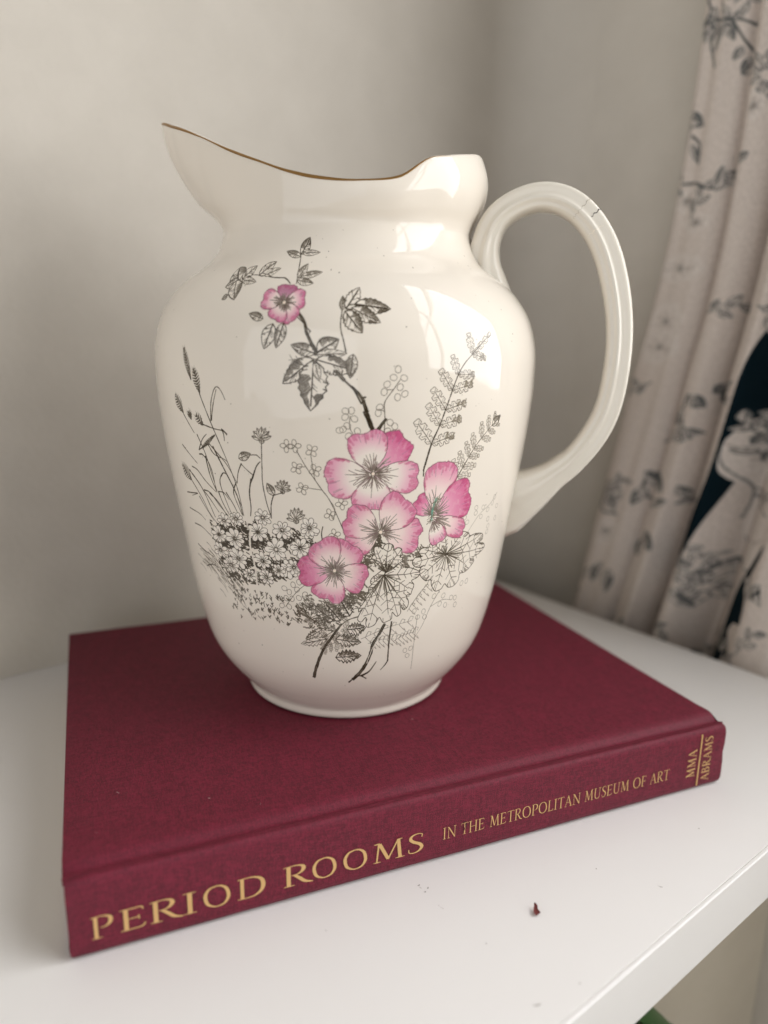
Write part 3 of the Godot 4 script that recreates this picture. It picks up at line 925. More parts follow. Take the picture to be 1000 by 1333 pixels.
	# little tufts under the bank
	art.tufts([-48.3, 72.9, -37.3, 62.9, -8.6, 69, -21.5, 68, -11.2, 68.4, -45.3, 74.5, -11.5, 69.8, -45.1, 72.3, -8.8, 70, -42.4, 65.8, -53.5, 67.4, -36, 74.1, -26, 69.8, -51.8, 60.3, -13.4, 66.9, -42.1, 74.5, -19.2, 69.9, -31.7, 66.3, -17.8, 70.9, -59.8, 63.6, -61.4, 69.8, -61.9, 72.5, -52.7, 62.9, -18.4, 70.1, -27.3, 67.9], 1.50)
	art.tufts([-58.2, 70.7, -17.9, 71.2, -47.8, 70.9, -66.9, 63, -38.7, 66.4, -31.1, 63.8, -23.1, 68.8, -56, 69.8, -63.9, 73.9, -13.9, 66, -16.3, 63.1, -31, 64.6, -8, 58.5, -48.5, 61.7, -33.5, 72.1, -37.7, 67.3, -10.9, 59.7, -29.2, 63.2, -30.1, 73, -36.3, 65.4, -18.1, 64.3, -66.6, 64.8, -5.8, 68.3, -20, 70.8, -17.7, 60], 1.50)
	art.tufts([-51.3, 63.1, -45.3, 62.3, -64.4, 63.6, -49.5, 70.7, -54.8, 63.4, -50.4, 70.9, -39.8, 71.8, -50, 64.6, -28.2, 63.7, -54, 67.9, -58.3, 73.9, -36.3, 67.1, -20.1, 66.1, -59.3, 70.4, -19.3, 59.9, -9.8, 65.7, -8.2, 68.3, -25.9, 63.7, -64.2, 73.8, -42.4, 72.6, -52.8, 67.9, -24.3, 67.8, -20.8, 69.6, -39.6, 73.3, -49.7, 69], 1.50)
	art.tufts([-14.1, 66.6, -11.3, 59.2, -17.3, 62.6, -65.5, 64.7, -64.2, 63.6, -36, 73.6, -8.4, 69.1, -7, 61, -8.9, 63.7, -41.5, 65.5, -34.9, 64.7, -7.1, 69.9, -53.1, 69.8, -63.1, 70.4, -36.2, 72.7, -63, 65.9, -48.9, 65.5, -37.9, 62, -44.5, 68.1, -46.5, 61, -46.2, 65.9, -41.3, 65.8, -25.7, 63.5, -25, 68.2, -34.6, 72.8], 1.50)
	art.tufts([-55.7, 73.4, -8.6, 63, -9.9, 64, -49, 74.7, -31.1, 60.4, -15.6, 71.3, -39.7, 73.4, -46.7, 65.9, -42.7, 68.6, -44.8, 70.1, -39.6, 67.4, -62, 59.1, -54.2, 74.4, -9.5, 67.3, -64.5, 71.8, -15.2, 62.9, -24.4, 62.5, -34.6, 61.5, -46.3, 68.8, -13.9, 65.6, -47.8, 71.2, -12.3, 65.6, -41.7, 66.8, -55.4, 64.5, -40.3, 68.4], 1.50)
	art.tufts([-42.2, 62.8, -53.8, 62.2, -22.8, 71.3, -53.2, 72.2, -36.4, 61.1, -16.2, 69.3, -33.1, 73.7, -17, 63.5, -24.3, 66.1, -60, 68, -26.6, 66, -10.2, 67.8, -47.7, 69.7, -26, 62.3, -18.6, 66.6, -39.2, 64.7, -39.7, 69.7, -64.4, 68, -52.2, 60.4, -57.3, 74.4, -32.1, 60.2, -45.2, 73.6, -57.3, 74.7, -25.5, 69.6, -14.3, 69.7], 1.50)
	art.loops([-31.8, 78.9, -29.3, 77.3, -31.2, 74.1, -28.1, 74.1, -34, 70.1, -30, 70, -25.1, 78.9, -24.4, 74.8, -21.1, 76.8, -19.4, 73.9, -23.4, 71.2, -18.3, 71, -27, 81.1, -23.8, 82.6], 1.52, 0.80)
	art.line([-32, 69.8, -25.4, 77.7, -18.9, 82.9], 0.23, 0.23, 1.00)
	# flowering spray left of the big blooms
	art.line([-1.5, 107.6, -4.6, 114.9, -8, 122, -10.9, 125.9, -14.2, 130.8, -17.5, 135.7, -21.2, 142.3], 0.33, 0.27, 1.00)
	art.line([-10.9, 125.9, -14.9, 126.3, -20, 127.1], 0.22, 0.22, 1.00)
	art.line([-13.8, 130.3, -14.4, 133.8, -15.3, 141.6], 0.22, 0.22, 1.00)
	art.line([-17.5, 135.7, -20.5, 135.5], 0.22, 0.22, 1.00)
	art.line([-7.5, 121, -5.5, 117.9, -6.1, 112.8, -7.1, 114.8], 0.22, 0.22, 1.00)
	art.quads([-14.8, 142.6], 2.11, 0.80)
	art.quads([-13.6, 134.3], 2.11, 0.80)
	art.quads([-21.6, 135], 2.11, 0.80)
	art.quads([-21.9, 144.2], 2.11, 0.80)
	art.quads([-19.5, 126.1], 2.11, 0.80)
	art.quads([-2.5, 120], 2.11, 0.80)
	art.quads([-7.6, 115], 2.11, 0.80)
	art.quads([-5.7, 105.9], 2.11, 0.80)
	art.quads([-25.5, 144.1], 2.11, 0.80)
	art.line([-11.4, 103.1, -11.7, 106.3, -11, 109.5], 0.44, 0.33, 1.00)
	# twig and leaves at the top
	art.line([-26.4, 208.4, -28.1, 209.8, -29.8, 210.7, -35.2, 210.9, -41, 211.8], 0.48, 0.38, 1.00)
	art.line([-41, 211.8, -47, 212.2, -51.5, 211.8, -54.9, 209.8], 0.29, 0.24, 1.00)
	art.leaf([-54.9, 209.8, -61.4, 215.9], 6.5, 0.50, 0.00)
	art.leaf([-55.3, 210, -60.8, 207.4], 4.4, 0.60, 0.00)
	art.leaf([-56.1, 210, -51.9, 202], 6.2, 0.60, 0.00)
	art.leaf([-52.9, 210.5, -50.1, 216.3], 6.7, 0.45, 0.00)
	art.leaf([-52.8, 210.3, -44.1, 209.1], 2.9, 0.30, 0.00)
	art.leaf([-44.3, 212, -39.9, 217.9], 6.4, 0.45, 0.00)
	art.leaf([-41.3, 211.9, -34.5, 214.8], 3.6, 0.25, 0.00)
	art.leaf([-56.8, 203.9, -59.2, 202.2], 2.3, 0.95, 0.00)
	art.line([-23.4, 208.4, -23.8, 211.3, -25, 215.6, -27.4, 221.2], 0.48, 0.38, 1.00)
	art.leaf([-27.4, 221.2, -23.8, 228.4], 5.9, 0.75, 0.00)
	art.leaf([-26.9, 220.1, -37, 222.6], 2.8, 0.75, 0.00)
	art.leaf([-26.5, 221.7, -16.2, 221.9], 2.5, 0.30, 0.00)
	art.leaf([-23.3, 210.8, -20.9, 216.8], 4.4, 0.50, 0.00)
	art.leaf([-22.3, 211.3, -12.4, 213.2], 3.4, 0.50, 0.00)
	art.leaf([-23.4, 209.8, -15.7, 208.5], 3.3, 0.55, 0.00)
	art.line([-19.8, 196.6, -17.5, 193.2, -16, 188.6, -12.8, 182.5, -12.2, 181], 1.15, 1.44, 1.00)
	art.line([-20.7, 195.4, -18.1, 193.2], 0.38, 0.38, 1.00)
	art.line([-17, 191.6, -14.8, 189.8, -15.4, 189], 0.38, 0.38, 1.00)
	art.leaf([-35.3, 194.4, -42.1, 196.4], 3.6, 0.85, 0.00)
	art.leaf([-30.6, 192.4, -33.7, 182.8], 5.8, 0.40, 0.00)
	art.leaf([-26, 192.8, -28.6, 183.3], 5.5, 0.55, 0.00)
	art.leaf([-12.8, 181.4, -22.4, 184.5], 5.3, 0.75, 0.00)
	art.leaf([-11.9, 181.8, -3.6, 186.9], 7.4, 0.50, 0.00)
	art.leaf([-12.3, 180.9, -0.3, 181.6], 4.0, 0.35, 0.00)
	art.lobed([-13, 179.2], [-26.6, 169.4, -24.9, 178.5], 0.65)
	art.leaf([-13.2, 179.2, -25.9, 169.4], 7.5, 0.65, 0.06)
	art.leaf([-12.4, 179, 2.9, 174.9], 7.4, 0.50, 0.06)
	art.leaf([2.1, 181.2, 1, 172], 4.7, 0.95, 0.05)
	art.leaf([-13.3, 178.7, -14.8, 158.9], 11.1, 0.70, 0.09)
	art.leaf([-12.8, 177.9, -11.1, 170.9], 3.2, 0.10, 0.00)
	art.line([-0.7, 181.6, -1.5, 185.8, -2.7, 190.3, -2.9, 193.4, -2.3, 198], 0.48, 0.38, 1.00)
	art.leaf([-2.3, 198, -2.1, 203.6], 2.5, 0.85, 0.08)
	art.leaf([-0.8, 198.6, 5.1, 207], 5.7, 0.45, 0.08)
	art.leaf([2.9, 200.4, 17.7, 198.9], 6.6, 0.70, 0.08)
	art.leaf([1.6, 198.9, 13.1, 193.6], 5.2, 0.75, 0.08)
	art.leaf([-1.2, 197.7, 5.7, 189.5], 6.4, 0.55, 0.08)
	art.line([-4.6, 174.8, -1.4, 171.2], 1.44, 1.15, 1.00)
	art.line([-1.4, 171.2, 1.9, 168.2], 0.77, 0.96, 1.00)
	art.line([1.6, 168.6, 4.6, 165.8, 6.3, 163], 1.06, 1.25, 1.00)
	art.line([6.2, 163.2, 8.2, 157, 10.3, 151.3], 1.35, 1.54, 1.00)
	art.line([6.9, 158.9, 10.2, 150.9, 11, 148.6], 1.55, 1.55, 1.00)
	art.line([15.6, 155.9, 12.3, 151.4, 11.4, 149.5], 1.22, 1.33, 1.00)
	art.line([1.9, 168.5, 5.4, 162.1], 0.67, 0.33, 1.00)
	art.line([6.8, 159.8, 8.2, 159.1], 0.67, 0.33, 1.00)
	art.line([5.3, 164.2, 7, 164.6], 0.67, 0.33, 1.00)
	# little rose near the neck
	art.petal([-27.1, 201, -26.4, 207.9], 9.6, 1)
	art.petal([-27.1, 201, -18.2, 202.7], 7.8, 1)
	art.petal([-27.1, 201, -21.9, 193.9], 7.9, 1)
	art.petal([-27.1, 201, -30.1, 193.8], 8.3, 1)
	art.petal([-27.1, 201, -37.4, 202.4], 7.9, 1)
	art.heart([-27, 200.8], 3.3)
	# thin berry sprays
	art.line([15, 150.4, 15, 157, 14.6, 161.7, 15.7, 164.3, 18.2, 167.6, 21, 171.7], 0.38, 0.22, 1.00)
	art.line([18.2, 167.6, 15.6, 167.6], 0.22, 0.22, 1.00)
	art.line([14.9, 158.9, 12.8, 159.8], 0.22, 0.22, 1.00)
	art.loops([20, 175.6, 18.2, 172.4, 22.5, 172.2, 15.6, 169.7, 14.5, 166.7, 21, 168.6, 23, 165.9, 20, 164.6, 12.8, 160.6, 12.3, 158.3, 17.3, 154.4, 19.3, 152.8, 16.3, 150.9, 18.9, 150], 1.55, 0.80)
	art.line([2.5, 149.1, 0.8, 152.8, 1, 157], 0.27, 0.22, 1.00)
	art.loops([-0.8, 159, 1.5, 159.2, -1, 156.6, 2.7, 155.9, -3.2, 151.2, -0.1, 153.1, 0.4, 148.9, 4, 150.9, -1.8, 151.6], 1.55, 0.80)
	# tall fern and small fern
	art.fern([33.4, 133.7, 36.2, 145, 39.4, 152.7, 47.1, 173.4, 54.3, 181.7, 62.8, 187.9], 13.1, 12.4, 0.95)
	art.fern([49.8, 126.6, 59.5, 141.5, 67.3, 149.1, 73.9, 154.2], 8.9, 8.2, 0.70)
	art.leaf([69.9, 150.9, 75, 154.8], 4.5, 0.80, 0.00)
	art.line([33.6, 131.2, 33.5, 135.2], 0.56, 0.44, 1.00)
	art.line([62.6, 100.2, 70.3, 109.1, 78.7, 113.4, 83.7, 118.2], 0.22, 0.22, 0.50)
	art.loops([60.1, 109.6, 62.3, 107, 60.2, 106, 67.7, 110.6, 67.4, 113.2, 73, 112.6, 72.4, 108.2, 77.5, 110.8, 82.1, 116.2, 80.8, 113.6, 86.1, 111.3, 79.3, 105.9, 80.7, 102.2, 80.7, 99.3, 86.8, 105.1], 1.33, 0.45)
	# dark hatching printed between leaves and blooms
	art.hatch([1.8, 89.6, 6.7, 91.7, 11, 93.8], 4.7, 120, 0.75)
	art.hatch([-1, 73.8, 3.6, 74.9, 7, 78.3], 5.1, 150, 0.75)
	art.hatch([11.8, 102.4, 14, 100.2], 4.4, 110, 0.80)
	art.hatch([29.4, 92.6, 36.4, 95.2], 3.8, 90, 0.65)
	# wild foliage under the blooms
	art.fern([7.3, 66.7, 0.2, 64.5, -5.9, 59.6, -14.7, 54.4], 8.7, 8.9, 0.75)
	art.fern([1.3, 71.5, -10.4, 69, -21.5, 63.7], 7.8, 6.7, 0.80)
	art.fern([7.6, 58.3, -4.7, 53.5, -13.7, 49.4], 6.7, 6.7, 0.60)
	art.line([7.7, 54.6, 21.2, 59.6, 35.3, 61.9], 0.22, 0.22, 0.60)
	art.line([9.9, 55.3, 11.5, 58.4, 13, 58.1, 12.4, 56.7], 0.24, 0.18, 0.65)
	art.line([9.9, 55.3, 11.8, 53.4, 13.4, 52.1, 12.5, 53.6], 0.24, 0.18, 0.65)
	art.line([14.5, 56.7, 16, 59.8, 17.5, 59.4, 16.9, 58], 0.24, 0.18, 0.65)
	art.line([14.5, 56.7, 16.3, 54.8, 18, 53.4, 17.1, 55], 0.24, 0.18, 0.65)
	art.line([19, 58, 20.5, 61.1, 22, 60.7, 21.4, 59.3], 0.24, 0.18, 0.65)
	art.line([19, 58, 20.9, 56.1, 22.6, 54.7, 21.7, 56.3], 0.24, 0.18, 0.65)
	art.line([23.5, 59.2, 25, 62.3, 26.6, 61.9, 26, 60.5], 0.24, 0.18, 0.65)
	art.line([23.5, 59.2, 25.6, 57.3, 27.4, 55.8, 26.4, 57.4], 0.24, 0.18, 0.65)
	art.line([28.2, 60.4, 29.7, 63.4, 31.3, 62.9, 30.7, 61.5], 0.24, 0.18, 0.65)
	art.line([28.2, 60.4, 30.3, 58.4, 32.2, 56.9, 31.1, 58.5], 0.24, 0.18, 0.65)
	art.line([32.9, 61.4, 34.4, 64.3, 36.1, 63.9, 35.5, 62.5], 0.24, 0.18, 0.65)
	art.line([32.9, 61.4, 35.1, 59.4, 37.1, 57.8, 36, 59.5], 0.24, 0.18, 0.65)
	art.line([32, 67.1, 37.1, 74.5, 42.5, 79.7], 0.22, 0.22, 0.60)
	art.line([32.9, 68.2, 34.4, 71.1, 36.1, 70.6, 35.4, 69.3], 0.24, 0.18, 0.65)
	art.line([32.9, 68.2, 35, 66.3, 36.8, 64.8, 35.8, 66.4], 0.24, 0.18, 0.65)
	art.line([34.6, 70.3, 36.1, 73.2, 37.8, 72.7, 37.2, 71.4], 0.24, 0.18, 0.65)
	art.line([34.6, 70.3, 36.7, 68.4, 38.6, 66.9, 37.6, 68.5], 0.24, 0.18, 0.65)
	art.line([36.4, 72.4, 37.9, 75.3, 39.5, 74.8, 38.9, 73.5], 0.24, 0.18, 0.65)
	art.line([36.4, 72.4, 38.5, 70.5, 40.4, 69, 39.3, 70.6], 0.24, 0.18, 0.65)
	art.line([38.1, 74.5, 39.6, 77.4, 41.3, 76.9, 40.7, 75.6], 0.24, 0.18, 0.65)
	art.line([38.1, 74.5, 40.3, 72.6, 42.2, 71.1, 41.1, 72.7], 0.24, 0.18, 0.65)
	art.line([39.8, 76.6, 41.3, 79.4, 43.1, 79, 42.4, 77.7], 0.24, 0.18, 0.65)
	art.line([39.8, 76.6, 42, 74.7, 44, 73.2, 42.9, 74.8], 0.24, 0.18, 0.65)
	art.line([41.6, 78.7, 43.1, 81.5, 44.8, 81, 44.2, 79.7], 0.24, 0.18, 0.65)
	art.line([41.6, 78.7, 43.8, 76.8, 45.8, 75.3, 44.7, 76.9], 0.24, 0.18, 0.65)
	art.line([11.6, 51.9, 18.5, 53.6, 25.8, 53.2], 0.22, 0.22, 0.60)
	art.line([12.7, 52, 14.3, 55.1, 15.9, 54.8, 15.2, 53.3], 0.24, 0.18, 0.65)
	art.line([12.7, 52, 14.6, 50.1, 16.3, 48.7, 15.4, 50.3], 0.24, 0.18, 0.65)
	art.line([15.1, 52.3, 16.6, 55.4, 18.2, 55, 17.5, 53.6], 0.24, 0.18, 0.65)
	art.line([15.1, 52.3, 17, 50.3, 18.7, 48.9, 17.8, 50.5], 0.24, 0.18, 0.65)
	art.line([17.4, 52.5, 19, 55.6, 20.5, 55.2, 19.9, 53.8], 0.24, 0.18, 0.65)
	art.line([17.4, 52.5, 19.4, 50.6, 21.1, 49.1, 20.2, 50.8], 0.24, 0.18, 0.65)
	art.line([19.8, 52.7, 21.3, 55.8, 22.9, 55.4, 22.3, 54], 0.24, 0.18, 0.65)
	art.line([19.8, 52.7, 21.8, 50.8, 23.5, 49.3, 22.6, 50.9], 0.24, 0.18, 0.65)
	art.line([22.2, 52.9, 23.7, 56, 25.3, 55.6, 24.6, 54.2], 0.24, 0.18, 0.65)
	art.line([22.2, 52.9, 24.2, 50.9, 26, 49.5, 25, 51.1], 0.24, 0.18, 0.65)
	art.line([24.5, 53.1, 26, 56.2, 27.7, 55.8, 27.1, 54.3], 0.24, 0.18, 0.65)
	art.line([24.5, 53.1, 26.7, 51.1, 28.5, 49.6, 27.5, 51.2], 0.24, 0.18, 0.65)
	art.line([25.9, 51.9, 31.6, 54.7, 37.8, 55.3], 0.22, 0.22, 0.60)
	art.line([26.9, 52.2, 28.4, 55.3, 30.1, 54.8, 29.4, 53.4], 0.24, 0.18, 0.65)
	art.line([26.9, 52.2, 29, 50.2, 30.9, 48.6, 29.9, 50.3], 0.24, 0.18, 0.65)
	art.line([28.8, 52.8, 30.3, 55.9, 32, 55.4, 31.4, 54], 0.24, 0.18, 0.65)
	art.line([28.8, 52.8, 31.1, 50.7, 32.9, 49.2, 31.9, 50.9], 0.24, 0.18, 0.65)
	art.line([30.8, 53.4, 32.3, 56.5, 34, 56, 33.4, 54.5], 0.24, 0.18, 0.65)
	art.line([30.8, 53.4, 33.1, 51.3, 35, 49.8, 33.9, 51.5], 0.24, 0.18, 0.65)
	art.line([32.8, 53.9, 34.3, 57, 36, 56.5, 35.4, 55.1], 0.24, 0.18, 0.65)
	art.line([32.8, 53.9, 35.1, 51.9, 37.1, 50.3, 35.9, 52], 0.24, 0.18, 0.65)
	art.line([34.8, 54.5, 36.3, 57.5, 38.1, 57, 37.4, 55.6], 0.24, 0.18, 0.65)
	art.line([34.8, 54.5, 37.1, 52.4, 39.2, 50.8, 38, 52.5], 0.24, 0.18, 0.65)
	art.line([36.8, 55, 38.3, 58.1, 40.1, 57.5, 39.5, 56.1], 0.24, 0.18, 0.65)
	art.line([36.8, 55, 39.2, 52.9, 41.3, 51.3, 40.1, 53], 0.24, 0.18, 0.65)
	art.leaf([-6, 54.7, 7.7, 52.7], 5.5, 0.80, 0.25)
	art.leaf([-6.2, 44.6, 8, 45.4], 6.2, 0.85, 0.25)
	art.leaf([-13.2, 59.4, -22.4, 53.8], 3.5, 0.50, 0.25)
	art.leaf([-10.9, 54.5, -25.3, 51], 4.2, 0.45, 0.25)
	art.leaf([-3.4, 64.5, -11.4, 73.6], 7.2, 0.60, 0.25)
	art.leaf([-7, 64.4, -16.3, 71], 6.1, 0.60, 0.25)
	art.leaf([1.4, 66.8, -3.3, 74.9], 7.0, 0.60, 0.25)
	art.leaf([0.2, 59.7, 9.9, 60.6], 6.2, 0.70, 0.25)
	art.hatch([-23.7, 68.2, -14.2, 64.1, -4.6, 64.5], 5.6, 110, 0.70)
	art.hatch([-20.9, 74.2, -11.5, 71.3, -2.2, 71.5], 4.4, 80, 0.60)
	art.line([-2.8, 62.7, -7.8, 55.9, -12.5, 49.4, -17, 40.1, -19.9, 32.1], 1.00, 1.78, 1.00)
	art.line([50.4, 75, 45.8, 67.5, 42.3, 58.3, 38.4, 52.1], 0.27, 0.22, 0.60)
	art.line([38.4, 64.5, 38.4, 56.5, 38.9, 46.2, 40.1, 33.9], 0.27, 0.22, 0.60)
	art.loops([47.3, 72.7, 53.5, 71.9, 59.5, 69.8, 51.8, 67.9, 63.5, 65.3, 55.9, 66.6, 41.8, 65.7, 38.6, 63.2, 36.1, 66.6, 43, 62.6, 66, 75.9, 69.9, 76.2, 62.5, 69.1, 33.7, 45.8, 35.7, 42.6, 37.2, 46.5], 1.44, 0.60)
	art.line([45.8, 67.5, 53, 69.8, 59.8, 68.5], 0.22, 0.22, 0.60)
	# white veined leaves
	art.lobed([51.2, 93.1], [48.1, 104, 60, 103, 76.7, 98.9, 81.3, 91.4, 70.5, 83, 59.8, 75.7, 47.4, 75.3, 37.9, 83.8, 32.2, 91.2, 36.2, 97.5, 42.2, 99.9], 0.55)
	art.lobed([18.1, 86.5], [22.2, 94.3, 36.9, 86.2, 33.5, 77.4, 31.8, 69.5, 27, 65.3, 22.1, 63.4, 11.1, 60.6, 5.7, 64.4, 6, 70.2, 10.5, 78.1, 11.9, 84.9], 0.35)
	art.lobed([19, 87.6], [11.5, 94.8, 13, 100.2, 19.5, 101.4, 26, 98.4, 27, 92.8, 22.5, 89.8], 0.35)
	art.line([19.9, 61.8, 16.7, 55.3, 14.2, 51, 12.7, 44.2, 8.4, 36.4, 3.8, 31.5], 1.55, 2.00, 1.00)
	art.wear([17.7, 55.8, 13.7, 47.9, 11.5, 40.9], 0.56)
	art.line([8.6, 33.5, 13.2, 36.1, 17, 41.5], 1.22, 0.33, 1.00)
	art.line([1.2, 29.6, 7.2, 33.6, 11.8, 31.6], 0.89, 0.56, 1.00)
	art.line([23.7, 62.7, 23.3, 53.4, 23.7, 41.2], 0.89, 0.78, 1.00)
	art.line([23.7, 41.2, 22.6, 39.3, 20, 36.4], 0.67, 0.33, 1.00)
	# big pink blooms, farthest first
	art.petal([10.9, 133.2, 23.7, 148.4], 15.3, 2)
	art.petal([10.9, 133, 7.2, 150.7], 17.0, 0)
	art.petal([10.9, 133, -8.8, 129.8], 16.9, 0)
	art.petal([10.9, 133, 31.2, 130.7], 13.9, 0)
	art.petal([10.9, 133, 11, 116.7], 17.7, 0)
	art.heart([10.9, 133], 3.3)
	art.petal([40.6, 113, 31.2, 121.1], 10.2, 2)
	art.petal([40.6, 113, 43.8, 136.8], 16.6, 1)
	art.petal([40.6, 113, 61.2, 121.6], 18.8, 2)
	art.petal([40.7, 111.9, 60.4, 103.1], 9.3, 1)
	art.petal([40.6, 110.8, 46.2, 99.5], 9.3, 0)
	art.green([41.6, 120.3, 40.1, 116.2, 40.1, 110.7])
	art.petal([15.3, 106.9, 0.9, 101], 13.1, 1)
	art.petal([15.3, 106.9, 35, 103.1], 16.0, 1)
	art.petal([15.3, 106.9, 26.8, 121.5], 18.1, 1)
	art.petal([15.3, 106.9, -0.8, 114.2], 15.5, 1)
	art.heart([15.3, 106.9], 3.8)
	art.lobed([19, 87.6], [11.5, 94.8, 13, 100.2, 19.5, 101.4, 26, 98.4, 27, 92.8, 22.5, 89.8], 0.35)
	art.petal([-6, 89, 2.7, 101.3], 15.2, 1)
	art.petal([-6, 89, 8.9, 83.6], 14.4, 1)
	art.petal([-6, 89, -10.3, 74.3], 16.8, 1)
	art.petal([-6, 89, -23.7, 88.1], 14.4, 2)
	art.petal([-6, 89, -12.9, 103], 15.6, 1)
	art.heart([-6, 89], 3.6)
	# small firing specks
	art.specks(170)
	art.fade()
	var glaze := StandardMaterial3D.new()
	glaze.albedo_texture = art.texture()
	glaze.texture_repeat = false
	glaze.roughness = 0.03
	glaze.metallic_specular = 0.43
	glaze.normal_enabled = true
	glaze.normal_texture = noise_tex_normal(512, 0.012, 9)
	glaze.normal_scale = 0.035
	var around := 224
	var rows := []
	var uvs := []
	var heights := []
	# outside, from under the foot up to the neck
	for q in [[0.012, 0.003], [0.046, 0.003], [0.0495, 0.0006], [0.0515, 0.0], [0.0538, 0.0003], [0.0549, 0.0014], [0.0552, 0.0026], [0.0552, 0.0038], [0.0550, 0.0047], [0.0556, 0.0058], [0.0569, 0.0074], [0.0587, 0.0096]]:
		heights.append(Vector2(q[0], q[1]))
	var y := 0.0118
	while y < NECK - 0.0001:
		heights.append(Vector2(body_radius(y), y))
		y += 0.0021
	for q in heights:
		var row := []
		var uv := []
		for i in around + 1:
			var a := view - PI + TAU * i / around
			var rh: Vector2 = q
			rh.x += -0.0010 * pow(maxf(0.0, -cos(a)), 2.0) * smoothstep(0.200, NECK, rh.y)
			row.append(jug_point(a, rh))
			var mm := (TAU * i / around - PI) * 95.0
			uv.append(Vector2(-mm, rh.y * 1000.0))
		rows.append(row)
		uvs.append(uv)
	for k in 25:
		var row := []
		var uv := []
		for i in around + 1:
			var a := view - PI + TAU * i / around
			row.append(jug_point(a, jug_wall(a, k / 24.0)))
			uv.append(Vector2(-(TAU * i / around - PI) * 95.0, 233.9))
		rows.append(row)
		uvs.append(uv)
	# over the rounded lip and down the inside
	for k in range(1, 6):
		var row := []
		var uv := []
		for i in around + 1:
			var a := view - PI + TAU * i / around
			var e := jug_wall(a, 1.0)
			var t := PI * k / 5.0
			row.append(jug_point(a, e + Vector2(-0.0016 + 0.0016 * cos(t), 0.0014 * sin(t))))
			uv.append(Vector2(0, 233.9))
		rows.append(row)
		uvs.append(uv)
	for k in range(23, -1, -1):
		var row := []
		var uv := []
		for i in around + 1:
			var a := view - PI + TAU * i / around
			row.append(jug_point(a, jug_wall(a, k / 24.0) - Vector2(0.0034, 0.0)))
			uv.append(Vector2(0, 233.9))
		rows.append(row)
		uvs.append(uv)
	for k in 30:
		var row := []
		var uv := []
		var yy := lerpf(NECK - 0.004, 0.02, k / 29.0)
		for i in around + 1:
			var a := view - PI + TAU * i / around
			row.append(jug_point(a, Vector2(maxf(body_radius(yy) - 0.0045, 0.02), yy)))
			uv.append(Vector2(0, 233.9))
		rows.append(row)
		uvs.append(uv)
	var last := []
	var luv := []
	for i in around + 1:
		last.append(Vector3(0, 0.014, 0)); luv.append(Vector2(0, 233.9))
	rows.append(last)
	uvs.append(luv)
	# millimetres to texture coordinates
	for j in uvs.size():
		for i in uvs[j].size():
			var v: Vector2 = uvs[j][i]
			uvs[j][i] = Vector2((v.x - art.ox) * art.s / art.w, (art.oy - v.y) * art.s / art.h)
	put("body", grid(rows, uvs, true), glaze, jug)

	# worn gilding on the lip
	var gold := mat(Color8(150, 114, 64), 0.4)
	gold.metallic = 0.65
	var gr := []
	var gn := 160
	for i in gn + 1:
		var a := lerpf(deg_to_rad(24.0), deg_to_rad(336.0), float(i) / gn)
		var e := jug_wall(a, 1.0)
		var row := []
		var thick := 0.0009 * (0.75 + 0.35 * sin(a * 7.0) * sin(a * 3.1)) * smoothstep(0.0, 0.1, float(i) / gn) * smoothstep(1.0, 0.9, float(i) / gn) + 0.0001
		for k in 9:
			var t := TAU * k / 8.0
			row.append(jug_point(a, e + Vector2(-0.0007 + cos(t) * thick, 0.0009 + sin(t) * thick * 0.8)))
		gr.append(row)
	put("gilt_edge", grid(gr), gold, jug)

	# handle: a strap with a ribbed back, rooted under the lip and on the belly
	var cream := mat(Color8(222, 215, 202), 0.05)
	cream.metallic_specular = 0.46
	var path := [Vector2(0.0715, 0.2070), Vector2(0.0700, 0.2150), Vector2(0.0690, 0.2235), Vector2(0.0698, 0.2325), Vector2(0.0735, 0.2418), Vector2(0.0815, 0.2485), Vector2(0.0930, 0.2521), Vector2(0.1045, 0.2502), Vector2(0.1146, 0.2434), Vector2(0.1231, 0.2316), Vector2(0.1291, 0.2160), Vector2(0.1330, 0.1980), Vector2(0.1340, 0.1790), Vector2(0.1319, 0.1587), Vector2(0.1268, 0.1442), Vector2(0.1177, 0.1306), Vector2(0.1078, 0.1217), Vector2(0.0995, 0.1152), Vector2(0.0925, 0.1108), Vector2(0.0850, 0.1072), Vector2(0.0780, 0.1045)]
	var half_t := [0.0120, 0.0098, 0.0076, 0.0062, 0.0058, 0.0057, 0.0057, 0.0058, 0.0058, 0.0058, 0.0057, 0.0055, 0.0054, 0.0055, 0.0058, 0.0058, 0.0068, 0.0096, 0.0128, 0.0170, 0.0180]
	var half_w := [0.0135, 0.0122, 0.0110, 0.0102, 0.0098, 0.0096, 0.0095, 0.0094, 0.0093, 0.0092, 0.0090, 0.0089, 0.0088, 0.0088, 0.0089, 0.0091, 0.0096, 0.0102, 0.0104, 0.0100, 0.0094]
	var pc := PackedVector2Array()
	var tc := PackedFloat32Array()
	var wc := PackedFloat32Array()
	for i in path.size() - 1:
		for k in 7:
			var f := k / 7.0
			var i0 := maxi(i - 1, 0)
			var i3 := mini(i + 2, path.size() - 1)
			pc.append(path[i].cubic_interpolate(path[i + 1], path[i0], path[i3], f))
			tc.append(lerpf(half_t[i], half_t[i + 1], f))
			wc.append(lerpf(half_w[i], half_w[i + 1], f))
	pc.append(path[-1]); tc.append(half_t[-1]); wc.append(half_w[-1])
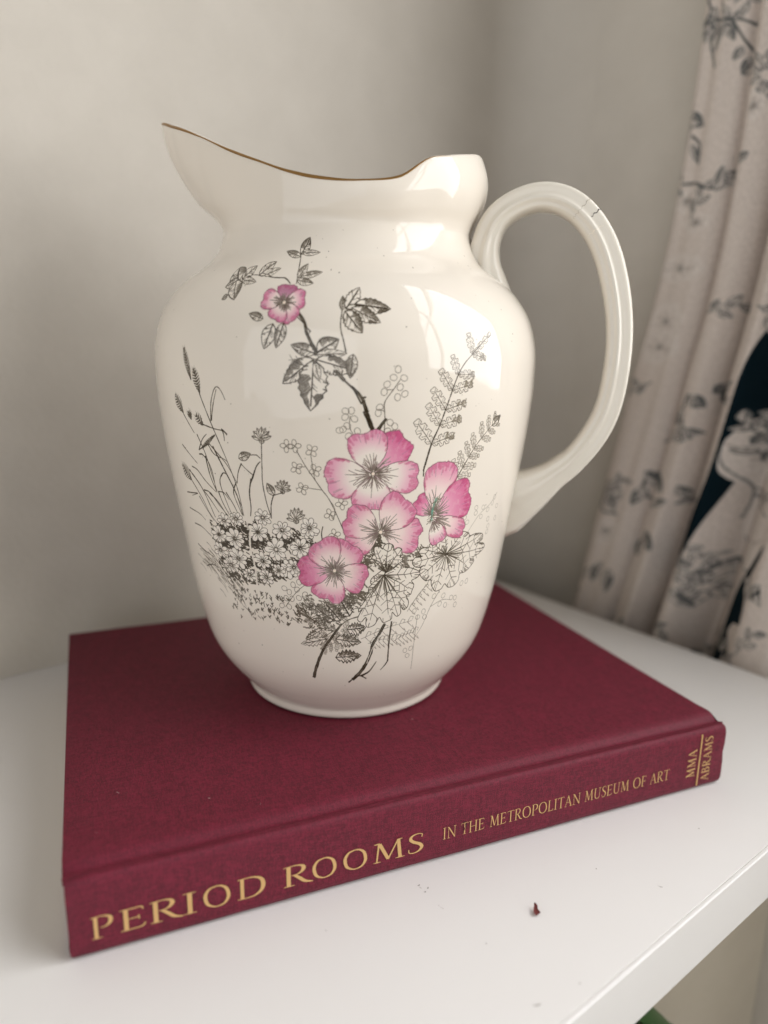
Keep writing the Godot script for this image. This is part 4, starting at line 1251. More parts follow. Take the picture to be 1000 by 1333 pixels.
	var section := func(i: int, a: float, puff: float) -> Vector3:
		var d := (pc[mini(i + 1, pc.size() - 1)] - pc[maxi(i - 1, 0)]).normalized()
		var n := Vector2(-d.y, d.x)
		var ca := cos(a)
		var sa := sin(a)
		var b := signf(ca) * pow(absf(ca), 0.72)
		var q := signf(sa) * pow(absf(sa), 0.72)
		var rib := 0.0
		if sa > -0.25:
			rib = 0.0016 * cos(b * 8.6) * smoothstep(-0.25, 0.3, sa)
		var z := b * (wc[i] + puff + 0.0006 * cos(q * 7.5))
		var r := q * (tc[i] + puff) + rib
		var m := pc[i] + n * r
		return Vector3(m.x, m.y, z)
	var hr := []
	for i in pc.size():
		var row := []
		for k in 49:
			row.append(section.call(i, TAU * k / 48.0, 0.0))
		hr.append(row)
	var tip := []
	for k in 49: tip.append(Vector3(pc[-1].x - 0.002, pc[-1].y - 0.0045, 0))
	hr.append(tip)
	var handle := put("handle", grid(hr, [], true), cream, jug)
	# the old break across the handle: a dark open chip and a fine stained line beside it
	for cr in [[57, 0.25, 1.15, 0.00042, Color8(44, 34, 26), "crack"], [54, 0.05, 1.1, 0.00022, Color8(150, 138, 118), "hairline_crack"], [54, -0.8, 0.1, 0.00018, Color8(176, 163, 142), "hairline_crack"], [60, -0.7, 0.5, 0.00025, Color8(236, 226, 208), "glaze_seam"]]:
		var strip := []
		for k in 13:
			var a: float = lerpf(cr[1], cr[2], k / 12.0)
			var p0: Vector3 = section.call(cr[0], a, 0.00012)
			var p1: Vector3 = section.call(cr[0] + 1, a, 0.00012)
			var dir := (p1 - p0).normalized()
			var wide: float = cr[3] * (0.4 + 0.6 * sin(PI * (k + 1) / 14.0)) * (1.0 + 0.35 * sin(k * 2.3))
			p0 += dir * 0.0004 * sin(k * 1.7)
			strip.append([p0, p0 + dir * wide])
		put(cr[5], grid(strip), mat(cr[4], 0.6), handle)

# ------------------------------------------------------------------ the book
func make_book(at: Vector3, turn: float) -> void:
	var book := thing("book", "thick closed hardback in maroon cloth with gold spine lettering, lying under the pitcher", "book", at, turn)
	const L := 0.311
	const D := 0.2373
	const T := 0.0341
	# woven cloth: threads as relief, slubs and rubbed fibres as colour
	var weave := Image.create_empty(1024, 1024, false, Image.FORMAT_L8)
	var r := RandomNumberGenerator.new()
	r.seed = 21
	var warp := PackedFloat32Array()
	var weft := PackedFloat32Array()
	for k in 128:
		warp.append(r.randf_range(0.72, 1.0)); weft.append(r.randf_range(0.72, 1.0))
	for y in 1024:
		for x in 1024:
			var i := (x >> 2) & 127
			var j := (y >> 2) & 127
			var over := (i + j) % 2 == 0
			var f := absf((x & 3) - 1.5) / 2.0 if over else absf((y & 3) - 1.5) / 2.0
			var v := (1.0 - 0.5 * f) * (warp[i] if over else weft[j]) * r.randf_range(0.85, 1.0)
			weave.set_pixel(x, y, Color(v, v, v))
	var weave_tex := ImageTexture.create_from_image(weave)
	var cloth := mat(Color.WHITE, 0.62)
	var big := FastNoiseLite.new()
	big.seed = 3; big.frequency = 0.012; big.fractal_octaves = 4
	var dyed := Image.create_empty(1024, 1024, false, Image.FORMAT_RGB8)
	var runs := PackedFloat32Array()
	runs.resize(256 * 64)
	for k in runs.size(): runs[k] = r.randf_range(-1.0, 1.0)
	for y in 1024:
		for x in 1024:
			var i := x >> 2
			var j := y >> 2
			var over := (i + j) % 2 == 0
			var f := runs[i * 64 + ((j + i * 7) % 256 >> 2)] if over else runs[j * 64 + ((i + j * 5) % 256 >> 2)]
			var v := 1.0 + 0.17 * f + 0.06 * big.get_noise_2d(x, y) - (0.1 if (x & 3) == 0 or (y & 3) == 0 else 0.0)
			dyed.set_pixel(x, y, Color(0.425 * v, 0.096 * v + 0.010 * f, 0.178 * v + 0.008 * f))
	cloth.albedo_texture = ImageTexture.create_from_image(dyed)
	cloth.uv1_triplanar = true
	cloth.uv1_scale = Vector3(8, 8, 8)
	cloth.heightmap_enabled = true
	cloth.heightmap_texture = weave_tex
	cloth.heightmap_scale = 0.03
	cloth.metallic_specular = 0.42
	# front board, with the pressed joint beside the spine (x = distance from the spine face, y = height)
	var top := PackedVector2Array()
	for q in [[-0.0030, T - 0.0009], [-0.0044, T - 0.0014], [-0.0058, T - 0.0021], [-0.0070, T - 0.0024], [-0.0082, T - 0.0019], [-0.0094, T - 0.0008], [-0.0108, T + 0.0000], [-0.0130, T + 0.0004], [-0.0160, T + 0.0003], [-0.0200, T], [-0.0800, T], [-0.1500, T], [-0.2200, T], [-D + 0.002, T], [-D + 0.0005, T - 0.0005], [-D, T - 0.0014], [-D + 0.0004, T - 0.0028], [-D + 0.002, T - 0.0034], [-0.1500, T - 0.0034], [-0.0800, T - 0.0034], [-0.0140, T - 0.0034], [-0.0085, T - 0.0048], [-0.0055, T - 0.0046], [-0.0030, T - 0.0040]]:
		top.append(Vector2(q[0], q[1]))
	put("front_cover", sweep(top, 0.0, L, 60, 0.00035, 0.0007), cloth, book)
	var under := PackedVector2Array()
	for q in [[-0.0042, 0.0030], [-0.0100, 0.0042], [-0.0140, 0.0034], [-0.1500, 0.0034], [-D + 0.002, 0.0034], [-D, 0.0020], [-D + 0.0005, 0.0005], [-D + 0.002, 0.0], [-0.1500, 0.0], [-0.0140, 0.0], [-0.0118, 0.0009], [-0.0096, 0.0026], [-0.0078, 0.0018], [-0.0060, 0.0006], [-0.0042, 0.0003]]:
		under.append(Vector2(q[0], q[1]))
	put("back_cover", sweep(under, 0.0, L, 60, 0.0002, 0.0007), cloth, book)
	var sp := PackedVector2Array()
	for q in [[-0.0031, T - 0.0036], [-0.0031, T - 0.0009], [-0.0022, T - 0.0009], [-0.0013, T - 0.0013], [-0.0006, T - 0.0022], [-0.0001, T - 0.0038], [0.0, T - 0.0060], [0.0, 0.0240], [0.0, 0.0180], [0.0, 0.0120], [0.0, 0.0060], [-0.0001, 0.0034], [-0.0006, 0.0016], [-0.0016, 0.0006], [-0.0043, 0.0004], [-0.0043, 0.0030]]:
		sp.append(Vector2(q[0], q[1]))
	put("spine", sweep(sp, 0.0006, L - 0.0006, 60, 0.0002, 0.0009), cloth, book)
	# page block, set back from the boards on three sides
	var paper := mat(Color8(226, 217, 196), 0.85)
	paper.albedo_texture = noise_tex(256, 0.02, 2, 8, Color8(236, 228, 210), Color8(205, 194, 170))
	paper.uv1_triplanar = true
	paper.uv1_scale = Vector3(3, 400, 3)
	put("page_block", chamfer_box(Vector3(0.004, 0.0044, -D + 0.0045), Vector3(L - 0.004, T - 0.0044, -0.0050), 0.0004), paper, book)
	# gold foil lettering
	var foil_mat := mat(Color8(212, 172, 114), 0.55)
	foil_mat.metallic = 0.2
	var on_spine := func(v: Vector2, skin: float) -> Vector3:
		return Vector3(v.x, v.y, 0.00028 + skin)
	var title := []
	for q in [["P", 8.2, 15.6], ["E", 18.2, 27.2], ["R", 28.6, 39.2], ["I", 40.6, 45.2], ["O", 48.2, 58.6], ["D", 61.2, 71.9], ["R", 79.4, 90.2], ["O", 91.4, 101.8], ["O", 104.6, 115.2], ["M", 117.4, 131.4], ["S", 133.4, 140.4]]:
		var g: Array = glyph(q[0])
		var ink: float = g[0] - (0.03 if q[0] == "O" else 0.06)
		title.append([q[0], q[1] * 0.001, 0.0078, 0.0093, (q[2] - q[1]) * 0.001 / (ink * 0.0093), 0.82])
	put("title_lettering", foil(title, on_spine), foil_mat, book)
	put("subtitle_lettering", foil(set_words("IN THE METROPOLITAN MUSEUM OF ART", 0.1500, 0.2752, 0.0107, 0.0057, 0.74), on_spine), foil_mat, book)
	var upright := func(v: Vector2, skin: float) -> Vector3:      # reads from foot to head
		return Vector3(0.2942 - v.y, v.x, 0.00028 + skin)
	var imprint := set_words("MMA", 0.0085, 0.0240, 0.0026, 0.0052, 1.0)
	imprint.append_array(set_words("ABRAMS", 0.0045, 0.0296, -0.0072, 0.0050, 1.0))
	put("publisher_lettering", foil(imprint, upright), foil_mat, book)
	put("gold_rule", chamfer_box(Vector3(0.29385, 0.0026, -0.0002), Vector3(0.29455, 0.0312, 0.0003), 0.00005), foil_mat, book)
	# a dark rub mark across the small title
	var rub := mat(Color8(66, 16, 28), 0.7)
	for q in [[0.1602, 0.0168, 0.0012, 0.0009], [0.1611, 0.0152, 0.0008, 0.0022], [0.1604, 0.0134, 0.0005, 0.0016], [0.1638, 0.0092, 0.0004, 0.0012], [0.1598, 0.0085, 0.0003, 0.0008]]:
		var f := []
		for k in 7:
			var t := k / 6.0
			var wd: float = q[2] * 0.5 * sin(PI * (0.1 + 0.8 * t)) * (1.0 + 0.4 * sin(t * 11.0))
			var y: float = q[1] + (t - 0.5) * q[3]
			f.append([Vector3(q[0] - wd, y, 0.00042), Vector3(q[0] + wd, y, 0.00042)])
		put("rub_mark", grid(f), rub, book)
	# pale lint caught in the cloth
	var lint := mat(Color8(205, 180, 176), 0.9)
	for q in [[0.056, -0.0305, 0.0009, 0.4], [0.021, -0.048, 0.0016, 0.9], [0.075, -0.019, 0.0012, 2.0], [0.012, -0.024, 0.0010, 1.4], [0.118, -0.085, 0.0011, 0.2], [0.162, -0.060, 0.0008, 2.6]]:
		var f := []
		for k in 5:
			var t := k / 4.0 - 0.5
			var p: Vector3 = Vector3(q[0], T + 0.00035, q[1]) + Vector3(cos(q[3]), 0, sin(q[3])) * t * q[2] + Vector3(0, 0, 0.0003 * t * t)
			f.append([p + Vector3(0, 0, 0.00009), p + Vector3(0, 0.0001, 0), p - Vector3(0, 0, 0.00009)])
		put("lint", grid(f), lint, book)

# ------------------------------------------------------------------ curtain
func curtain_shift(y: float) -> float:
	if y < 0.2:
		return -0.036 * pow((0.2 - y) / 0.2, 1.1)
	return 0.032 * (1.0 - exp(-(y - 0.2) / 0.13))

# cross-section at y = 0.2: distance along the wall from the room corner, offset towards the wall
const FOLDS := [[0.146, 0.062], [0.150, 0.046], [0.158, 0.034], [0.174, 0.030], [0.189, 0.033], [0.1935, 0.041], [0.1965, 0.040], [0.2, 0.033], [0.211, 0.030], [0.219, 0.040], [0.2255, 0.058], [0.231, 0.044], [0.237, 0.026], [0.247, 0.022], [0.254, 0.036], [0.261, 0.062], [0.268, 0.062], [0.280, 0.042], [0.300, 0.020], [0.325, 0.012], [0.348, 0.024], [0.362, 0.056]]

func make_curtain(corner: Vector3, along: Vector3, out: Vector3) -> void:
	var art := Print.new()
	art.start(120.0, 390.0, -60.0, 520.0, 2.4, Color8(226, 215, 206))
	art.ink = Color8(44, 54, 58)
	var navy := Color8(12, 30, 38)
	var white := Color8(232, 223, 215)
	art.line([156, 454, 162, 441, 164, 422, 171, 406], 1.6, 1.2, 0.95)
	art.leaf([162, 441, 157, 428], 9.0, 0.90, 0.0)
	art.leaf([164, 445, 160, 432], 9.0, 0.80, 0.0)
	art.leaf([161, 437, 165, 425], 8.0, 0.90, 0.0)
	art.leaf([155, 452, 165, 458], 7.0, 0.80, 0.0)
	art.line([169, 434, 182, 433, 199, 426], 1.5, 1.2, 0.95)
	art.line([179, 434, 193, 414, 201, 399], 1.3, 1.0, 0.95)
	art.leaf([180, 433, 189, 437], 6.0, 0.50, 0.0)
	art.leaf([177, 433, 183, 420], 6.0, 0.50, 0.0)
	art.leaf([189, 415, 184, 408], 6.0, 0.50, 0.0)
	art.leaf([194, 412, 198, 412], 6.0, 0.50, 0.0)
	art.leaf([194, 409, 191, 398], 6.0, 0.50, 0.0)
	art.leaf([196, 427, 199, 429], 6.0, 0.50, 0.0)
	art.leaf([214, 392, 224, 390], 5.0, 0.30, 0.0)
	art.leaf([214, 390, 223, 380], 5.0, 0.30, 0.0)
	art.leaf([212, 389, 216, 377], 5.0, 0.30, 0.0)
	art.leaf([210, 390, 207, 380], 5.0, 0.30, 0.0)
	art.leaf([208, 392, 199, 390], 5.0, 0.30, 0.0)
	art.leaf([208, 395, 197, 401], 5.0, 0.30, 0.0)
	art.leaf([209, 396, 201, 408], 5.0, 0.30, 0.0)
	art.leaf([211, 396, 210, 408], 5.0, 0.30, 0.0)
	art.leaf([213, 395, 219, 400], 5.0, 0.30, 0.0)
	art.fill(art.smooth(art.pts([200, 385, 206, 385, 207, 370, 199, 372, 200, 385]), 3.0), white)
	art.line([150, 386, 155, 365, 153, 356], 2.2, 1.4, 0.95)
	art.leaf([153, 381, 167, 371], 8.0, 0.70, 0.0)
	art.line([159, 366, 167, 358, 168, 346], 1.5, 1.1, 0.95)
	art.leaf([160, 360, 169, 346], 6.0, 0.70, 0.0)
	art.line([157, 334, 170, 333, 183, 328, 192, 338, 207, 344], 1.5, 1.2, 0.95)
	art.leaf([183, 328, 193, 333], 6.0, 0.60, 0.0)
	art.leaf([189, 337, 200, 329], 6.0, 0.60, 0.0)
	art.leaf([197, 342, 208, 347], 6.0, 0.50, 0.0)
	art.leaf([186, 326, 188, 342], 6.0, 0.50, 0.0)
	art.line([205, 184, 204, 168, 215, 151], 2.0, 1.2, 0.95)
	art.leaf([207, 183, 217, 175], 9.0, 0.80, 0.0)
	art.leaf([203, 174, 201, 160], 8.0, 0.70, 0.0)
	art.leaf([212, 157, 208, 147], 7.0, 0.70, 0.0)
	art.line([190, 121, 189, 103, 202, 92], 2.0, 1.2, 0.95)
	art.leaf([192, 120, 206, 106], 9.0, 0.60, 0.0)
	art.leaf([189, 108, 185, 92], 8.0, 0.70, 0.0)
	art.leaf([201, 95, 212, 101], 7.0, 0.60, 0.0)
	art.leaf([200, 105, 187, 121], 7.0, 0.60, 0.0)
	art.line([159, 103, 159, 84, 175, 81], 2.0, 1.4, 0.95)
	art.leaf([159, 101, 172, 86], 9.0, 0.80, 0.0)
	art.leaf([156, 90, 147, 76], 8.0, 0.80, 0.0)
	art.leaf([200, 65, 196, 47], 9.0, 0.80, 0.0)
	art.leaf([201, 72, 212, 58], 9.0, 0.90, 0.0)
	art.leaf([174, 37, 170, 18], 8.0, 0.60, 0.0)
	art.leaf([183, 33, 185, 12], 8.0, 0.60, 0.0)
	art.line([224, 192, 222, 181, 228, 170], 1.6, 1.2, 0.95)
	art.leaf([224, 192, 219, 185], 7.0, 0.70, 0.0)
	art.fill(art.smooth(art.pts([252, 231, 270, 176, 260, 144, 252, 108, 243, 75, 235, 40, 232, 31, 231, 63, 237, 96, 242, 131, 244, 171, 247, 207, 252, 231]), 3.0), navy)
	art.fill(art.smooth(art.pts([257, 170, 270, 184, 292, 144, 300, 89, 293, 66, 284, 59, 272, 63, 262, 80, 262, 99, 261, 116, 248, 132, 247, 152, 257, 170]), 3.0), white)
	art.line([246, 152, 248, 138, 261, 116, 260, 92], 1.2, 1.0, 0.6)
	art.line([261, 116, 275, 114, 291, 116], 1.2, 1.0, 0.6)
	art.line([264, 77, 281, 61, 294, 64], 1.2, 1.0, 0.6)
	art.line([271, 146, 271, 163], 1.2, 1.0, 0.6)
	art.line([280, 108, 292, 104], 1.2, 1.0, 0.6)
	art.leaf([259, 36, 271, 35], 8.0, 0.25, 0.0)
	art.leaf([258, 34, 266, 22], 8.0, 0.25, 0.0)
	art.leaf([255, 33, 253, 19], 8.0, 0.25, 0.0)
	art.leaf([253, 35, 242, 29], 8.0, 0.25, 0.0)
	art.leaf([253, 38, 241, 44], 8.0, 0.25, 0.0)
	art.leaf([255, 39, 252, 53], 8.0, 0.25, 0.0)
	art.leaf([257, 39, 265, 49], 8.0, 0.25, 0.0)
	art.pen(art.smooth(art.pts([153, 241, 174, 238, 184, 234])), 1.0, 0.7, 0.5, Color8(150, 140, 134))
	art.pen(art.smooth(art.pts([154, 234, 171, 234, 185, 230])), 1.0, 0.7, 0.5, Color8(150, 140, 134))
	art.pen(art.smooth(art.pts([159, 214, 173, 213, 182, 216])), 1.0, 0.7, 0.5, Color8(150, 140, 134))
	art.pen(art.smooth(art.pts([258, 139, 272, 134, 281, 138])), 1.0, 0.7, 0.5, Color8(150, 140, 134))
	art.pen(art.smooth(art.pts([273, 82, 286, 82, 296, 88])), 1.0, 0.7, 0.5, Color8(150, 140, 134))
	art.pen(art.smooth(art.pts([247, 152, 258, 145, 265, 134])), 1.0, 0.7, 0.5, Color8(150, 140, 134))
	art.pen(art.smooth(art.pts([284, 63, 285, 76, 291, 84])), 1.0, 0.7, 0.5, Color8(150, 140, 134))
	art.leaf([235, 60, 247, 53], 8.0, 0.70, 0.0)
	art.leaf([240, 35, 255, 19], 8.0, 0.60, 0.0)
	art.leaf([257, 52, 270, 60], 8.0, 0.70, 0.0)
	art.fill(art.smooth(art.pts([301, 86, 293, 66, 285, 39, 283, 8, 278, -14, 290, -22, 294, -6, 301, -4, 291, 12, 295, 22, 303, 25, 299, 43, 294, 51, 302, 80, 301, 86]), 3.0), navy)
	art.fill(art.smooth(art.pts([310, 58, 305, 49, 308, 46, 313, 47, 310, 58]), 3.0), navy)
	# white blossoms with ragged petals, drawn over the cloth
	for q in [[164, 322, 2.0, 9.2, 8.5], [176, 306, 0.5, 9.6, 6.9], [171, 275, 0.8, 16.6, 9.9], [170, 237, 0.2, 14.0, 13.6], [171, 218, 0.6, 15.4, 12.7], [170, 65, 1.5, 10.0, 11.9], [206, 375, 2.5, 6.3, 8.6], [137, 200, 2.0, 7.2, 8.6]]:
		var ctr := Vector2(q[0], q[1])
		for k in 7:
			var t: float = k * TAU / 7.0 + q[2]
			var mid := ctr + Vector2(cos(t) * q[3], sin(t) * q[4]) * 0.6
			var p := PackedVector2Array()
			for m in 12:
				var f := m * TAU / 12.0
				p.append(mid + Vector2(cos(f) * q[3] * 0.5, sin(f) * q[4] * 0.46) * art.rng.randf_range(0.88, 1.12))
			art.fill(p, white, Color(0, 0, 0, 0), Vector2.ZERO, 1.0, 0.92)
			for m in 3:
				var d := Vector2.from_angle(t + (m - 1) * 0.3)
				art.pen(PackedVector2Array([ctr + Vector2(d.x * q[3], d.y * q[4]) * 0.25, ctr + Vector2(d.x * q[3], d.y * q[4]) * art.rng.randf_range(0.5, 0.8)]), 0.7, 0.4, 0.4, Color8(140, 132, 128))
		for m in 8:
			var d := Vector2.from_angle(m * 0.8)
			art.pen(PackedVector2Array([ctr, ctr + d * 2.2]), 1.2, 0.8, 0.6, Color8(120, 116, 112))
	# smaller sprigs between the large motifs
	for k in 70:
		var v := Vector2(art.rng.randf_range(140.0, 385.0), art.rng.randf_range(-50.0, 510.0))
		var d := Vector2.from_angle(art.rng.randf() * TAU)
		art.line([v.x, v.y, v.x + d.x * 12.0 - d.y * 3.0, v.y + d.y * 12.0 + d.x * 3.0, v.x + d.x * 25.0, v.y + d.y * 25.0], 1.3, 0.8, 0.6)
		for m in 4:
			var q := v + d * (5.0 + 5.5 * m)
			var tip := q + d.rotated(0.8 if m % 2 == 0 else -0.8) * 10.0
			art.leaf([q.x, q.y, tip.x, tip.y], 5.4, art.rng.randf_range(0.1, 0.6), 0.0)
	var cloth := StandardMaterial3D.new()
	cloth.albedo_texture = art.texture()
	cloth.detail_enabled = true
	cloth.detail_albedo = noise_tex(512, 0.35, 2, 17, Color8(214, 212, 210), Color8(255, 255, 255))
	cloth.detail_blend_mode = BaseMaterial3D.BLEND_MODE_MUL
	cloth.detail_uv_layer = BaseMaterial3D.DETAIL_UV_1
	cloth.texture_repeat = false
	cloth.roughness = 0.9
	cloth.metallic_specular = 0.2
	cloth.backlight_enabled = true
	cloth.backlight = Color(0.10, 0.09, 0.08)
	var sec := PackedVector2Array()
	var arc := PackedFloat32Array()
	for i in FOLDS.size() - 1:
		for k in 6:
			var f := k / 6.0
			var g := func(m: int) -> Vector2:
				var q: Array = FOLDS[clampi(m, 0, FOLDS.size() - 1)]
				return Vector2(q[0], q[1])
			sec.append(g.call(i).cubic_interpolate(g.call(i + 1), g.call(i - 1), g.call(i + 2), f))
	var rows := []
	var uvs := []
	for j in 61:
		var y := lerpf(-0.42, 0.95, j / 60.0)
		var row := []
		var uv := []
		for i in sec.size():
			var q := sec[i]
			var sway := 0.004 * sin(y * 9.0 + q.x * 30.0)
			var deep := lerpf(1.12, 0.8, clampf((y + 0.1) / 0.7, 0.0, 1.0))
			var off := 0.04 + (q.y - 0.04) * deep + 0.0012 * sin(q.x * 260.0 + y * 6.0) + 0.0008 * sin(q.x * 410.0 - y * 9.0)
			row.append(corner + along * (q.x + curtain_shift(y) + sway * 0.6) + out * (off + sway * 0.4) + Vector3(0, y, 0))
			uv.append(Vector2((q.x * 1000.0 - art.ox) * art.s / art.w, (art.oy - y * 1000.0) * art.s / art.h))
		rows.append(row)
		uvs.append(uv)
	var o := put("curtain", grid(rows, uvs), cloth)
	tag(o, "taupe curtain with white blossoms and navy sprigs, hanging in folds beyond the shelf end", "curtain")

# ------------------------------------------------------------------ build
func _ready() -> void:
	rng.seed = 11
	# camera
	var cam := Camera3D.new()
	cam.name = "camera"
	cam.keep_aspect = Camera3D.KEEP_HEIGHT
	cam.near = 0.01
	cam.far = 20.0
	var pitch := 0.2348
	var roll := 0.015
	var fwd := Vector3(0, -sin(pitch), -cos(pitch))
	var up0 := Vector3(0, cos(pitch), -sin(pitch))
	var right := Vector3.RIGHT * cos(roll) + up0 * sin(roll)
	var up := up0 * cos(roll) - Vector3.RIGHT * sin(roll)
	cam.transform = Transform3D(Basis(right, up, -fwd), Vector3(0, 0.22225, 0))
	var lens := CameraAttributesPhysical.new()
	lens.frustum_focal_length = 12.0 / tan(deg_to_rad(69.99 / 2.0))
	lens.frustum_focus_distance = 0.325
	lens.exposure_aperture = 2.5
	cam.attributes = lens
	cam.fov = 69.99
	add_child(cam)
	cam.current = true
	# the room's own dim, slightly warm bounce light; the window does the rest
	var we := WorldEnvironment.new()
	we.name = "room_light"
	var env := Environment.new()
	env.background_mode = Environment.BG_COLOR
	env.background_color = Color(0.60, 0.59, 0.575)
	env.background_energy_multiplier = 0.27
	env.tonemap_mode = Environment.TONE_MAPPER_LINEAR
	env.tonemap_exposure = 1.0
	env.sdfgi_enabled = true
	env.ssao_enabled = true
	env.ssil_enabled = true
	we.environment = env
	add_child(we)

	# the shelf's own directions: along its length, back to the wall; its back right corner
	var e := Vector3(0.78624, 0, -0.61792)
	var b := Vector3(-0.61792, 0, -0.78624)
	var corner := Vector3(0.0754, 0, -0.6973)
	var turn := atan2(0.61792, 0.78624)      # mesh +X lies along e, mesh -Z along b
	var room := corner + e * 0.08            # the room's corner at shelf height

	# window in the right-hand wall, beyond the curtain and out of the picture
	var w0 := 0.38
	var w1 := 2.1
	var sill := 0.12
	var head := 1.45
	make_window("white framed two-light window in the wall beside the curtain", room - b * w0, -b, -e, w1 - w0, sill, head, 1.28, 4)
	# a second one across the room, behind the camera; the glaze mirrors it in pale streaks
	make_window("wide white framed picture window across the room, facing the shelf", Vector3(-2.7, 0, 1.09), Vector3(0.88, 0, 0.47), Vector3(0.47, 0, -0.88), 3.6, -0.54, 1.7, 0.33, 1)

	# walls and floor
	var paint := mat(Color.WHITE, 0.9)
	paint.albedo_texture = noise_tex(512, 0.02, 4, 12, Color8(200, 193, 182), Color8(206, 199, 188))
	paint.uv1_triplanar = true
	paint.uv1_scale = Vector3(2, 2, 2)
	paint.metallic_specular = 0.25
	paint.heightmap_enabled = true
	paint.heightmap_texture = noise_tex(512, 0.16, 3, 41, Color.BLACK, Color.WHITE)
	paint.heightmap_scale = 0.018
	var o := put("back_wall", chamfer_box(Vector3(-3.8, -0.55, -0.12), Vector3(0.12, 1.7, 0.0), 0.002), paint)
	o.transform = Transform3D(Basis(e, Vector3.UP, -b), room)
	tag(o, "", "", "", "structure")
	var st := SurfaceTool.new()
	st.begin(Mesh.PRIMITIVE_TRIANGLES)
	st.set_smooth_group(-1)
	for q in [[0.0, -0.55, w0 - 0.002, 1.7], [w0 - 0.002, -0.55, w1 + 0.002, sill - 0.002], [w0 - 0.002, head + 0.002, w1 + 0.002, 1.7], [w1 + 0.002, -0.55, 2.4, 1.7]]:
		add_chamfer(st, Vector3(0.0, q[1], q[0]), Vector3(0.12, q[3], q[2]), 0.0005)
	st.generate_normals()
	o = put("window_wall", st.commit(), paint)
	o.transform = Transform3D(Basis(e, Vector3.UP, -b), room)
	tag(o, "", "", "", "structure")
	# the plaster turns the room's corner in a soft curve
	var cove := []
	for k in 13:
		var t := PI * 0.5 * k / 12.0
		var q := Vector2(-0.061 + 0.061 * sin(t), 0.061 - 0.061 * cos(t))
		cove.append([room + e * q.x - b * q.y + Vector3(0, -0.55, 0), room + e * q.x - b * q.y + Vector3(0, 1.7, 0)])
	o = put("wall_corner", grid(cove), paint)
	tag(o, "", "", "", "structure")
	# the boxed-in wall below the shelf, set back under its front edge
	var lightened_low_paint := paint.duplicate()  # wall paint made paler, standing in for light that falls short here
	lightened_low_paint.albedo_color = Color8(255, 252, 246)
	lightened_low_paint.albedo_texture = noise_tex(512, 0.02, 4, 13, Color8(224, 218, 207), Color8(229, 223, 212))
	o = put("low_wall", chamfer_box(Vector3(-2.2, -0.55, 0.2), Vector3(-0.001, -0.0295, 0.30), 0.001), lightened_low_paint)
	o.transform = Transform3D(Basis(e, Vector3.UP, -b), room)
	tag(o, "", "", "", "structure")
	var carpet := mat(Color.WHITE, 0.95)
	carpet.albedo_texture = noise_tex(512, 0.2, 3, 5, Color8(186, 176, 160), Color8(212, 203, 188))
	carpet.uv1_triplanar = true
	carpet.uv1_scale = Vector3(4, 4, 4)
	o = put("floor", chamfer_box(Vector3(-3.8, -0.6, -0.05), Vector3(0.12, -0.552, 2.4), 0.001), carpet)
	o.transform = Transform3D(Basis(e, Vector3.UP, -b), room)
	tag(o, "", "", "", "structure")

	# the shelf: a white board with a lipped front edge
	var board_m := mat(Color8(232, 229, 226), 0.42)
	board_m.roughness_texture = noise_tex(256, 0.03, 4, 31, Color(0.36, 0.36, 0.36), Color(0.5, 0.5, 0.5))
	board_m.roughness = 1.0
	board_m.uv1_triplanar = true
	board_m.uv1_scale = Vector3(5, 5, 5)
	var shelf := thing("shelf", "white painted shelf carrying the maroon book and the pitcher", "shelf", corner, turn)
	put("board", chamfer_box(Vector3(-1.5, -0.029, 0.0), Vector3(0.0, 0.0, 0.38370), 0.0002), board_m, shelf)
	put("front_edge", chamfer_box(Vector3(-1.5, -0.0292, 0.38372), Vector3(0.0002, 0.0002, 0.3858), 0.0005), board_m, shelf)
	# scuffs on the shelf in front of the spine
	var scuff_m := mat(Color8(150, 143, 136), 0.7)
	var inv := shelf.transform.affine_inverse()
	for q in [[0.0168, -0.2606, 0.0012, 0.5], [0.0176, -0.2590, 0.0014, 2.3], [0.0205, -0.2592, 0.0011, 0.9], [0.0192, -0.2570, 0.0010, 0.2], [0.0252, -0.2488, 0.0030, -0.9], [0.094, -0.272, 0.0006, 0.3], [0.041, -0.231, 0.0007, 1.1], [0.072, -0.214, 0.0005, 0.2], [0.118, -0.262, 0.0022, -0.5], [-0.02, -0.236, 0.0006, 1.9], [0.15, -0.30, 0.0007, 0.8], [0.055, -0.205, 0.0030, 0.15]]:
		var f := []
		for k in 5:
			var t := k / 4.0
			var p: Vector3 = inv * (Vector3(q[0], 0.0, q[1]) + Vector3(cos(q[3]), 0, -sin(q[3])) * (t - 0.5) * q[2] + Vector3(sin(q[3]), 0, cos(q[3])) * 0.0002 * sin(t * 4.0))
			var wd := 0.0003 * sin(PI * (0.12 + 0.76 * t))
			f.append([p + Vector3(0, 0.00005, wd), p + Vector3(0, 0.00012, 0), p + Vector3(0, 0.00005, -wd)])
		put("scuff", grid(f), scuff_m, shelf)

	make_book(Vector3(-0.1113, 0.0, -0.2188), 0.3888)
	make_jug(Vector3(-0.02018, 0.0343, -0.38891))
	make_curtain(corner, -b, e)

	# a curled red flake lying on the shelf
	var fr := []
	for k in 9:
		var t := k / 8.0
		var mid := Vector3(0.0006 * sin(t * 3.0), 0.0004 + 0.0012 * t * t, 0.0022 - 0.0052 * t)
		var wd := 0.0013 * sin(PI * pow(0.08 + 0.9 * t, 0.7)) + 0.0001
		fr.append([mid + Vector3(-wd, 0.0007 * (1.0 - t), 0), mid, mid + Vector3(wd * (0.7 + 0.4 * sin(t * 9.0)), 0.0005, 0)])
	var flake := put("flake", grid(fr), mat(Color8(104, 38, 34), 0.7))
	flake.position = Vector3(0.0627, 0.0002, -0.2466)
	tag(flake, "tiny curled dark red flake lying on the white shelf in front of the book", "flake")

	make_plant(Vector3(0.133, -0.126, -0.312))

